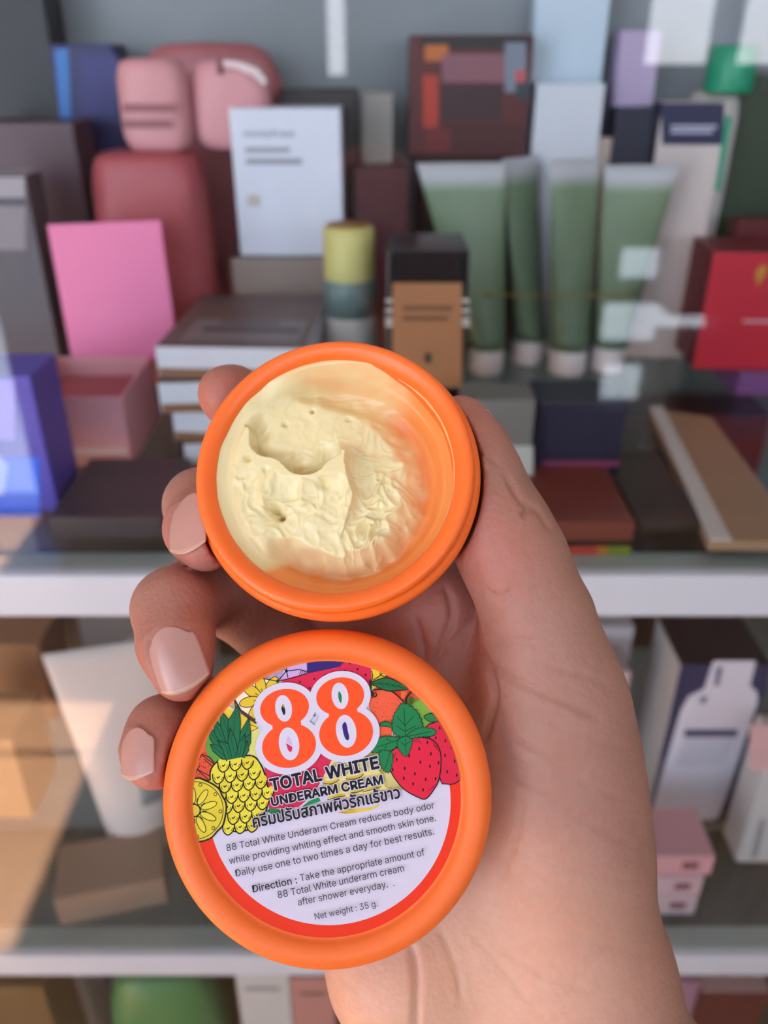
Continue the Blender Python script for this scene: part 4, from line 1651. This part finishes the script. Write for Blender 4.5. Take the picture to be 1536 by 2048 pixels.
# red carton on a purple one
pb = carton('carton', 'flat purple carton lying under the red carton', 'carton', 1470, 1620, 745, .63, .07, SH1, '7A4A88', 850)
zt = pb.location.z + pb.dimensions.z
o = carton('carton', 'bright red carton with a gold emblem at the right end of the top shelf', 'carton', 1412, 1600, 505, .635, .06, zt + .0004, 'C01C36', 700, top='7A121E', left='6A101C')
o.rotation_euler.z = R(-4)
print_quads('printed_emblem', [('C08A2A', [(1512, 545), (1522, 530), (1534, 533), (1530, 552), (1514, 572)])] + rows('D8A8B0', 1486, 1560, [640], 5), .635, o)
carton('carton', 'dark red carton leaning behind the bright red carton', 'carton', 1470, 1600, 440, .71, .02, SH1, '64161E', 520)

# white lettered carton on a brown one
base_b = carton('carton', 'brown carton lying at the back under the white carton with grey lettering', 'carton', 462, 655, 516, .655, .045, SH1, '6E4A34', 540, front='9A8A84', top='5A3A26')
zt = base_b.location.z + base_b.dimensions.z
o = carton('carton', 'white carton with small grey lettering standing in the middle of the top shelf', 'carton', 462, 682, 216, .66, .04, zt + .0004, 'E0E4F4', 345)


def front_text(body, u, v, hpx, Y, m_, parent, wpx=None):
    vs, ts = text_tris(body)
    wu = max(q_[0] for q_ in vs)
    p0, p1 = atY(u, v, Y), atY(u + (wpx or 100), v, Y)
    sx = (p1.x - p0.x) / wu
    sz = (atY(u, v - hpx, Y).z - p0.z) / .727
    V_ = [(p0.x + x * sx, Y - .0005, p0.z + y * sz) for x, y in vs]
    o_ = mesh_obj('lettering', V_, [list(t) for t in ts], m_)
    o_.parent = parent
    o_.matrix_parent_inverse = Matrix.Translation(parent.location).inverted()
    return o_


front_text('innisfree', 487, 274, 20, .66, paper('666A76'), o, 102)
print_quads('printed_panel', rows('A9ABB4', 490, 580, [294], 12) + rows('9EA0AA', 492, 604, [317], 12) + [('C9C2B8', rect(495, 390, 520, 412))], .66, o)

# two powder pink pouches on the big rose one
rp = pouch('pouch', 'large rose red pouch standing behind the bright pink raised box lid', 'pouch', 150, 408, 308, .64, .055, SH1, m_rose, ex=.35, top=.9)
zt = SH1 + rp.dimensions.z
p1_ = pouch('pouch', 'powder pink rounded pouch with faint dark lettering, left of a pair on the rose pouch', 'pouch', 222, 366, 116, .655, .03, zt - .001, m_pink, ex=.5, group=None)
p2_ = pouch('pouch', 'powder pink rounded pouch with a white rim, right of a pair on the rose pouch', 'pouch', 370, 535, 118, .668, .03, zt - .001, m_pink, ex=.6)
for p_, qs, yy in ((p1_, rows('9A5C62', 245, 352, [208, 240], 16), .6535), (p2_, [('E6D3D6', [(440, 119), (480, 124), (515, 138), (534, 160), (528, 172), (505, 150), (470, 136), (440, 132)]), ('7A3E44', rect(434, 118, 446, 150))], .666)):
    print_quads('printed_panel', qs, yy, p_)

# left edge
o = carton('carton', 'grey carton with a pale top at the left end of the top shelf', 'carton', -90, 62, 350, .60, .03, SH1, '5A545E', 480, top='B0A8B0')
print_quads('printed_panel', [('A49CA6', rect(-40, 355, 50, 395)), ('4A4652', rect(-40, 400, 50, 410)), ('8A828C', rect(-40, 412, 52, 500))], .60, o)
carton('carton', 'dark plum carton behind the grey carton at the left end', 'carton', -60, 150, 245, .68, .05, SH1, '5A4450', 320)
carton('carton', 'slate black carton left of the pink open box', 'carton', 66, 118, 500, .625, .03, SH1, '33323E', 600)
o = carton('carton', 'violet and bright blue carton standing nearest the glass at the far left', 'carton', -90, 76, 752, .437, .04, SH1, '5B4FC0', 900)
print_quads('printed_panel', [('2F6CFF', [(-60, 915), (80, 915), (80, 1036), (-60, 1036)]), ('8E7AE8', rect(-60, 760, 30, 880)), ('A8B8F8', [(-30, 880), (16, 930), (8, 990), (-30, 990)])], .437, o)

# open pink box with raised lid
op = bpy.data.objects.new('open_box', None)
COL.objects.link(op)
pc_ = atY(166, 945, .50)
op.location = (pc_.x, .50, SH1)
tag(op, 'open pink carton with its bright pink lid raised, at the left of the top shelf', 'carton')
m_bp = mat('pale pink card', 'E8A9B4', .5, .05, 30)
m_hot = mat('bright pink card', 'F283B4', .5, .04, 30)
m_in = mat('rosy card inside', 'B0606A', .6, .05, 30)
wb, db = .068, .082
hb = atY(178, 795, .50).z - SH1
t_ = .0012
bd = union_boxes('body', [(-wb / 2, wb / 2, 0, t_, 0, hb), (-wb / 2, wb / 2, db - t_, db, 0, hb), (-wb / 2, -wb / 2 + t_, t_, db - t_, 0, hb), (wb / 2 - t_, wb / 2, t_, db - t_, 0, hb),
                          (-wb / 2 + t_, wb / 2 - t_, t_, db - t_, 0, t_)], m_bp)
bd.parent = op
tr_ = bm_obj('inner_tray', box_bm(-wb / 2 + .002, wb / 2 - .002, .002, db - .002, .002, hb - .014), m_in, op)
lidf = bm_obj('raised_lid', box_bm(-.039, .039, 0, .0016, 0, .096, .0007), m_hot, op)
lidf.location = (0.0148, db + .001, hb - .004)
lidf.rotation_euler = (R(-6), R(-2), 0)
stk = lathe_at('sticker', [(0, 0), (6, 0), (6, .3), (0, .3)], mat('white sticker', 'E6DDE4', .4, .02, 20), (0, 0, 0), None, 24)
stk.parent = op
stk.location = (-.010, 0, hb - .011)
stk.rotation_euler = (R(90), 0, 0)
bst = bm_obj('printed_band', box_bm(-wb / 2 + .002, wb / 2 - .002, -.0004, 0, .008, .013), mat('white print', 'F0D6DA', .4, .02, 20), op)
op.rotation_euler.z = R(1)

# stack of four flat white cartons with brown backs
rnd = random.Random(4)
n_b = 4
zt = atY(460, 694, .495).z
hh = (zt - SH1) / n_b
for k in range(n_b):
    z0 = SH1 + k * hh
    dx = (0.012, 0.006, 0.001, 0.0)[k]
    y0 = (.494, .490, .492, .495)[k]
    x0, x1 = atY(310, 720, .495).x + dx, atY(612, 720, .495).x + dx * .4
    xc = (x0 + x1) / 2
    st = bm_obj('flat_carton', box_bm(x0 - xc, x1 - xc, 0, .125, 0.0003, hh - .0003, .001), paper('D8D8E2'))
    face_mats(st, {'top': paper('6A5550'), 'bottom': paper('8A5A3A')})
    st.location = (xc, y0, z0)
    st.rotation_euler.z = R((6, -5, 4, -3)[k])
    band = bm_obj('brown_band', box_bm(x0 - xc + .001, x1 - xc - .001, -.0006, .0004, .001, hh * .32), paper('8A5E3E'), st)
    tag(st, ('flat white carton at the bottom of the stack left of the jar', 'flat white carton second from the bottom of the stack left of the jar',
             'flat white carton second from the top of the stack left of the jar', 'flat brown-topped white carton at the top of the stack, with faint lettering')[k], 'carton', 'flat white cartons stacked left of the jar')
    if k == 3:
        tp = bm_obj('printed_panel', box_bm(x0 - xc + .012, x1 - xc - .006, .012, .06, hh - .0003, hh), paper('837A80'), st)
        for i_, (y_, a_, b_) in enumerate(((.05, .03, .07), (.036, .022, .085), (.033, .022, .085))):
            bm_obj('lettering', box_bm(x0 - xc + a_, x0 - xc + b_, y_, y_ + .004, hh, hh + .0003), paper('453B40'), st)

# roll-on bottle with a yellow cap
rc = atY(698, 620, .56)
rb = lathe_at('bottle', [(0, 0), (16, 0), (18, 2), (18, 78), (17, 82), (0, 82)], mat('frosted white bottle', 'C9C4BE', .35, .03, 20), (rc.x, .578, SH1))
z1 = atY(698, 640, .56).z - SH1
z2 = atY(698, 570, .56).z - SH1
z3 = atY(698, 460, .56).z - SH1
rb.scale.z = (z2 - .0005) / .082
b1 = lathe_obj('label_band', [(18.2, z1 * 1000), (18.5, z1 * 1000), (18.5, z2 * 1000 - 1), (17.4, z2 * 1000 + 1)], mat('teal grey band', '6E8280', .45, .05, 20), seg=48)
b2 = lathe_obj('cap', [(0, z2 * 1000), (17.2, z2 * 1000), (17.6, z2 * 1000 + 1), (17, z3 * 1000 - 2), (15.5, z3 * 1000), (0, z3 * 1000 + .5)], mat('pale yellow ribbed cap', 'CFC77E', .5, .06, 30), seg=48)
b3 = lathe_obj('cap_top', [(0, z3 * 1000 + .7), (15, z3 * 1000 + .7), (15.2, z3 * 1000 + .2), (0, z3 * 1000 + .1)], mat('ochre cap disc', '9A6E34', .5, .06, 30), seg=48)
for b_ in (b1, b2, b3):
    b_.parent = rb
    b_.scale.z = 1 / rb.scale.z
tag(rb, 'small roll-on bottle with a pale yellow cap and grey-green band, behind the jar', 'bottle')

# black carton with a tan label
o = carton('carton', 'glossy black carton with a tan front label and pinstripes, behind the open jar', 'carton', 774, 936, 500, .52, .055, SH1, '17151A', 650, rough=.25)
print_quads('label', [('A5714C', rect(785, 566, 924, 775))] + rows('6A4530', 805, 905, [612, 632], 9) + [('3A2A22', rect(850, 706, 862, 726))], .52, o)['label'] = 'tan paper label'
print_quads('pinstripes', [('C9C4C0', rect(u_, v_, u_ + 14, v_ + 7)) for u_ in (771, 925) for v_ in (598, 618, 636, 646)], .52, o)

# green tubes standing on their white caps
m_grn = bpy.data.materials.new('sage green tube')
m_grn.use_nodes = True
n, l = m_grn.node_tree.nodes, m_grn.node_tree.links
tc = n.new('ShaderNodeTexCoord')
sx = n.new('ShaderNodeSeparateXYZ')
rp_ = n.new('ShaderNodeValToRGB')
l.new(tc.outputs['Generated'], sx.inputs[0])
l.new(sx.outputs['Z'], rp_.inputs[0])
rp_.color_ramp.elements[0].position = 0.0
rp_.color_ramp.elements[0].color = (*lin('5E7560'), 1)
rp_.color_ramp.elements[1].position = .86
rp_.color_ramp.elements[1].color = (*lin('7F9478'), 1)
e_ = rp_.color_ramp.elements.new(.93)
e_.color = (*lin('C4C6CC'), 1)
l.new(rp_.outputs[0], n['Principled BSDF'].inputs['Base Color'])
n['Principled BSDF'].inputs['Roughness'].default_value = .38
m_cap = mat('white tube cap', 'E2DCE0', .4, .03, 20)


def tube(label, ub, vb, cap_w, ut, vt, wt, Y, turn, z0=None, m_=None, mc_=None, hc_=.022, group='sage green tubes standing on white caps', patch=None):
    z0 = SH1 if z0 is None else z0
    B_ = atY(ub, vb, Y)
    B_.z = z0
    T_ = atY(ut, vt, Y)
    px = (atY(ub + 100, vb, Y).x - B_.x) / 100
    rc_ = cap_w / 2 * px
    Wt = wt / 2 * (atY(ut + 100, vt, Y).x - T_.x) / 100
    V, Fc = [], []
    na, nz = 36, 16
    ct, st_ = math.cos(R(turn)), math.sin(R(turn))
    for k in range(nz + 1):
        t = k / nz
        q_ = t ** .8
        wx_ = rc_ * 1.06 + (Wt - rc_ * 1.06) * t
        dy_ = rc_ * 1.06 * (1 - q_) + .0006
        cx_ = (T_.x - B_.x) * t
        zz = hc_ + (T_.z - z0 - hc_) * t
        for a in range(na):
            th = 2 * PI * a / na
            x, y = wx_ * math.cos(th), dy_ * math.sin(th)
            if k < nz:
                y += .0012 * noise.noise((x * 40 + ub, zz * 40, 1)) * t
            V.append((cx_ + x * ct - y * st_, x * st_ + y * ct, zz))
    for k in range(nz):
        for a in range(na):
            Fc.append([k * na + a, k * na + (a + 1) % na, (k + 1) * na + (a + 1) % na, (k + 1) * na + a])
    Fc.append([nz * na + a for a in range(na)])
    Fc.append(list(range(na))[::-1])
    root = bpy.data.objects.new('tube', None)
    COL.objects.link(root)
    root.location = (B_.x, Y + rc_, z0)
    o_ = mesh_obj('body', V, Fc, m_ or m_grn, root, True)
    lathe_obj('cap', [(0, 0), (rc_ * 900, 0), (rc_ * 1000, 1.5), (rc_ * 1000, hc_ * 1000 - 1), (rc_ * 950, hc_ * 1000), (0, hc_ * 1000)], mc_ or m_cap, root, seg=36)
    if patch:
        t0, t1, a0, a1, pm = patch
        PV, PF = [], []
        for k in range(9):
            t = t0 + (t1 - t0) * k / 8
            wx_ = rc_ * 1.06 + (Wt - rc_ * 1.06) * t
            dy_ = rc_ * 1.06 * (1 - t ** .8) + .0006
            for a in range(9):
                th = R(a0 + (a1 - a0) * a / 8)
                x, y = (wx_ + .0005) * math.cos(th), (dy_ + .0022) * math.sin(th)
                PV.append(((T_.x - B_.x) * t + x * ct - y * st_, x * st_ + y * ct, hc_ + (T_.z - z0 - hc_) * t))
        for k in range(8):
            for a in range(8):
                PF.append([k * 9 + a, k * 9 + a + 1, k * 9 + a + 10, k * 9 + a + 9])
        pt = mesh_obj('label', PV, PF, pm, root, True)
        pt.modifiers.new('thickness', 'SOLIDIFY').thickness = .0004
    tag(root, label, 'tube', group)
    return root


tube('sage green tube with white cap, leftmost of four, half behind the black carton', 975, 742, 68, 925, 330, 185, .675, 6)
tube('sage green tube with white cap seen edge-on, second of four from the left', 1060, 727, 62, 1046, 318, 110, .70, 40)
tube('sage green tube with white cap, third of four from the left', 1140, 748, 76, 1160, 322, 120, .672, 20)
tube('sage green tube with white cap and broad crimp, rightmost of four', 1222, 742, 68, 1296, 334, 156, .68, 4)
# rubber band round the four tubes
xa, xb = atY(950, 585, .69).x - .012, atY(1262, 585, .69).x + .012
zb = atY(1100, 580, .69).z
V, Fc = [], []
path = [((xa + xb) / 2 + (xb - xa) / 2 * math.copysign(abs(math.cos(t)) ** .5, math.cos(t)), .716 + .044 * math.copysign(abs(math.sin(t)) ** .6, math.sin(t)), zb) for t in (2 * PI * k / 96 for k in range(96))]
for i, p_ in enumerate(path):
    for a in range(6):
        V.append((p_[0] + .0006 * math.cos(a * PI / 3), p_[1] + .0006 * math.cos(a * PI / 3), p_[2] + .001 * math.sin(a * PI / 3)))
for i in range(96):
    for a in range(6):
        Fc.append([i * 6 + a, i * 6 + (a + 1) % 6, ((i + 1) % 96) * 6 + (a + 1) % 6, ((i + 1) % 96) * 6 + a])
tag(mesh_obj('rubber_band', V, Fc, mat('tan rubber', '8A7A3A', .6, .05, 20), smooth=True), 'thin tan rubber band stretched round the four green tubes', 'rubber band')

# in front of the tubes
o = carton('carton', 'grey carton with a white foot standing in front of the two left tubes', 'carton', 925, 1068, 800, .462, .03, SH1, '77746F', 900)
print_quads('printed_panel', [('BDBDB8', rect(930, 892, 1066, 990))], .462, o)
o = carton('carton', 'dark navy carton with a thin pink line, in front of the two right tubes', 'carton', 1072, 1250, 805, .475, .04, SH1, '242038', 900)
print_quads('printed_line', [('8A3A5E', rect(1085, 922, 1240, 932))], .475, o)
o = carton('carton', 'flat rusty red carton lying behind the rail with a red, orange and green edge', 'carton', 1075, 1262, 1092, .402, .085, SH1, '7A3A2C', 1120, top='7A3428', z1=SH1 + .012)
print_quads('printed_edge', [('D8483A', rect(1075, 1093, 1205, 1112)), ('D8873A', rect(1195, 1093, 1222, 1112)), ('8E9A30', rect(1216, 1093, 1262, 1112))], .402, o)
carton('carton', 'flat charcoal carton lying in front of the pink open box, just behind the rail', 'carton', 112, 338, 1105, .404, .078, SH1, '3A3236', 1130, z1=SH1 + .014, top='453B3E')
carton('carton', 'flat dark brown carton lying between the rusty red carton and the tan strip', 'carton', 1268, 1400, 1075, .412, .10, SH1, '33291F', 1130, z1=SH1 + .006, top='3A2E28')
# long tan strip lying front to back
pts_ = [atZ(1296, 830, SH1), atZ(1420, 850, SH1), atZ(1620, 1120, SH1), atZ(1432, 1128, SH1)]
V = [Vector((p_.x, min(max(p_.y, .392), .78), SH1 + h_)) for h_ in (0, .006) for p_ in pts_]
ts = mesh_obj('strip', V, [[3, 2, 1, 0], [4, 5, 6, 7]] + [[k, (k + 1) % 4, 4 + (k + 1) % 4, 4 + k] for k in range(4)], paper('A58468'))
fix_normals(ts)
tag(ts, 'long tan wooden strip with a white edge lying on the top shelf at the right', 'wooden strip')
d_ = (pts_[3] - pts_[0])
e0, e1 = V[4], V[7]
side = Vector((.010, 0, 0))
we = mesh_obj('white_edge', [e0 + Vector((0, 0, .0002)), e0 + side + Vector((0, 0, .0002)), e1 + side * 1.2 + Vector((0, 0, .0002)), e1 + Vector((0, 0, .0002)),
                             e0 + Vector((0, 0, .0014)), e0 + side + Vector((0, 0, .0014)), e1 + side * 1.2 + Vector((0, 0, .0014)), e1 + Vector((0, 0, .0014))],
              [[3, 2, 1, 0], [4, 5, 6, 7]] + [[k, (k + 1) % 4, 4 + (k + 1) % 4, 4 + k] for k in range(4)], paper('D2CCC8'), ts)

# ------------------------------------------------------------------ middle shelf
o = carton('carton', 'navy carton printed with a white bottle, right of the wrist on the middle shelf', 'carton', 1291, 1450, 1330, .496, .062, SH2, '33375E', 1640, left='C6C4C4', top='2A2430')
x0 = atY(1290, 1650, .496).x
xs_n = [v.co.x for v in o.data.vertices]
wv = max(xs_n) - min(xs_n)
wn_ = .070
for v in o.data.vertices:
    v.co.x = (v.co.x - min(xs_n)) / wv * wn_ - wn_ / 2
o.location.x = x0 + wn_ / 2
bott = [(1307, 1640), (1304, 1630), (1310, 1600), (1362, 1420), (1378, 1392), (1408, 1378), (1424, 1330), (1428, 1322), (1512, 1322), (1500, 1372), (1514, 1384), (1516, 1402), (1450, 1600), (1436, 1634), (1425, 1640)]
print_quads('printed_bottle', [('E6E2F0', bott), ('D4D0E0', [(1372, 1470), (1474, 1470), (1448, 1532), (1348, 1532)]), ('4A4A6E', [(1370, 1459), (1476, 1459), (1474, 1474), (1368, 1474)]), ('7A7894', [(1434, 1334), (1446, 1334), (1438, 1372), (1428, 1372)]),
                                 ('6A6888', [(1402, 1394), (1414, 1394), (1412, 1406), (1400, 1406)])], .496, o)
o = carton('carton', 'white carton with grey print standing at the far right of the middle shelf', 'carton', 1512, 1690, 1485, .455, .03, SH2, 'D6D2D0', 1700)
print_quads('printed_panel', [('E2B8BC', rect(1500, 1450, 1560, 1540)), ('9A9AA2', [(1520, 1640), (1532, 1640), (1514, 1715), (1502, 1715)]), ('A8A6AA', rect(1545, 1600, 1580, 1720))], .455, o)
zs = atY(1350, 1715, .41).z
hp = (zs - SH2) / 3
for k in range(3):
    xa, xb = atY(1255, 1800, .41).x, atY(1404 + (0, 2, 16)[k], 1760, .41).x
    sb = bm_obj('small_carton', box_bm(-(xb - xa) / 2, (xb - xa) / 2, 0, .045, .0002, hp - .0002, .001), paper(('C9B4BC', 'CDB2BC', 'D7A2AC')[k]))
    sb.location = ((xa + xb) / 2, (.408, .409, .411)[k], SH2 + k * hp)
    dot = bm_obj('printed_mark', box_bm(.006, .018, -.0004, .0002, hp * .35, hp * .7), paper('7A4A58'), sb)
    tag(sb, ('dull pink small carton at the bottom of the stack of three, beside the wrist', 'dull pink small carton in the middle of the stack of three, beside the wrist',
             'rosier pink small carton at the top of the stack of three, beside the wrist')[k], 'carton', 'small pink cartons stacked beside the wrist')
carton('carton', 'grey carton lying at the back of the middle shelf, right', 'carton', 1400, 1640, 1660, .53, .10, SH2, '77736E', 1750)
carton('carton', 'white carton standing behind the thumb side of the hand, on the middle shelf', 'carton', 1120, 1262, 1255, .55, .04, SH2, 'D8D0D8', 1340)
carton('carton', 'pale pink carton low behind the hand, beside the navy carton', 'carton', 1160, 1258, 1345, .50, .035, SH2, 'D2B8BE', 1400)
# left: big white tube with a grey label
tube('big white tube with a grey label on the left of the middle shelf', 268, 1716, 122, 196, 1335, 262, .455, 14, z0=SH2, m_=mat('soft white tube', 'EADDD8', .4, .03, 15),
     mc_=mat('white screw base', 'E4D6D0', .4, .03, 20), hc_=.016, group=None, patch=(.22, .66, -78, -28, paper('9AA0A0')))
carton('carton', 'grey carton behind the big white tube', 'carton', 160, 320, 1225, .60, .06, SH2, '6A6668', 1300)
carton('carton', 'white carton behind the ring finger, on the middle shelf', 'carton', 240, 420, 1330, .54, .04, SH2, 'E0D2D0', 1400)
carton('carton', 'orange-brown carton at the left back of the middle shelf', 'carton', -160, 90, 1290, .62, .06, SH2, 'B07A52', 1400)
carton('carton', 'pale orange carton at the far left front of the middle shelf', 'carton', -180, 40, 1480, .50, .06, SH2, 'C9925E', 1600)
o = carton('carton', 'flat tan carton lying askew in front of the big white tube', 'carton', 120, 330, 1780, .408, .05, SH2, '9A8270', 1830, z1=SH2 + .03)
o.rotation_euler.z = R(14)
carton('carton', 'grey carton behind the lid, low on the middle shelf', 'carton', 320, 470, 1640, .52, .05, SH2, '5A6064', 1700)
carton('carton', 'dark brown carton standing behind the lid at the back of the middle shelf', 'carton', 440, 1080, 1260, .72, .05, SH2, '3A2C28', 1400, z1=SH2 + .26)

carton('carton', 'tall dark brown carton at the back right of the middle shelf', 'carton', 1120, 1420, 1260, .735, .05, SH2, '33282A', 1400, z1=SH2 + .28)
carton('carton', 'tall charcoal carton at the back left of the middle shelf', 'carton', 130, 420, 1260, .735, .05, SH2, '3C3230', 1400, z1=SH2 + .28)
carton('carton', 'black carton standing at the top left corner, against the cabinet back', 'carton', -220, 98, -60, .75, .04, SH1, '1A1D2A', 200)

# ------------------------------------------------------------------ bottom shelf
m_leaf = mat('green foil pouch', '4A8A52', .4, .15, 25)
pouch('pouch', 'shiny green pouch on the bottom shelf, left', 'pouch', 195, 440, 1988, .42, .05, SH3, m_leaf, ex=.7)
pouch('pouch', 'deep green pouch on the bottom shelf, under the lid', 'pouch', 330, 560, 1965, .47, .05, SH3, mat('deep green pouch', '2F5A34', .5, .1, 25), ex=.6)
o = carton('carton', 'small white carton with a grey line, bottom shelf left of the wrist', 'carton', 474, 580, 1950, .40, .02, SH3, 'D0D2D2', 2010)
print_quads('printed_panel', rows('8A8A90', 490, 560, [1975], 6), .40, o)
o = carton('carton', 'small pink carton, bottom shelf left of the wrist', 'carton', 582, 668, 1958, .398, .02, SH3, 'C48E88', 2010)
print_quads('printed_panel', rows('7A4A4A', 600, 650, [1985], 6), .398, o)
o = carton('carton', 'tilted pale grey carton on the bottom shelf, left of the green pouch', 'carton', 128, 215, 1935, .45, .03, SH3, 'C2BCBA', 2040)
o.rotation_euler.y = R(-6)
carton('carton', 'olive brown carton at the far left of the bottom shelf', 'carton', -200, 96, 1975, .405, .05, SH3, '6A5530', 2040)
o = carton('carton', 'maroon carton with a pink top, bottom shelf right of the wrist', 'carton', 1396, 1530, 1985, .415, .05, SH3, '5A2026', 2048, top='C9A4A6')
carton('carton', 'mauve carton on the bottom shelf beside the wrist', 'carton', 1330, 1392, 1965, .42, .05, SH3, 'A88098', 2040)
carton('carton', 'dark grey carton on the bottom shelf behind the wrist', 'carton', 660, 1340, 1960, .48, .05, SH3, '4A4644', 2040)
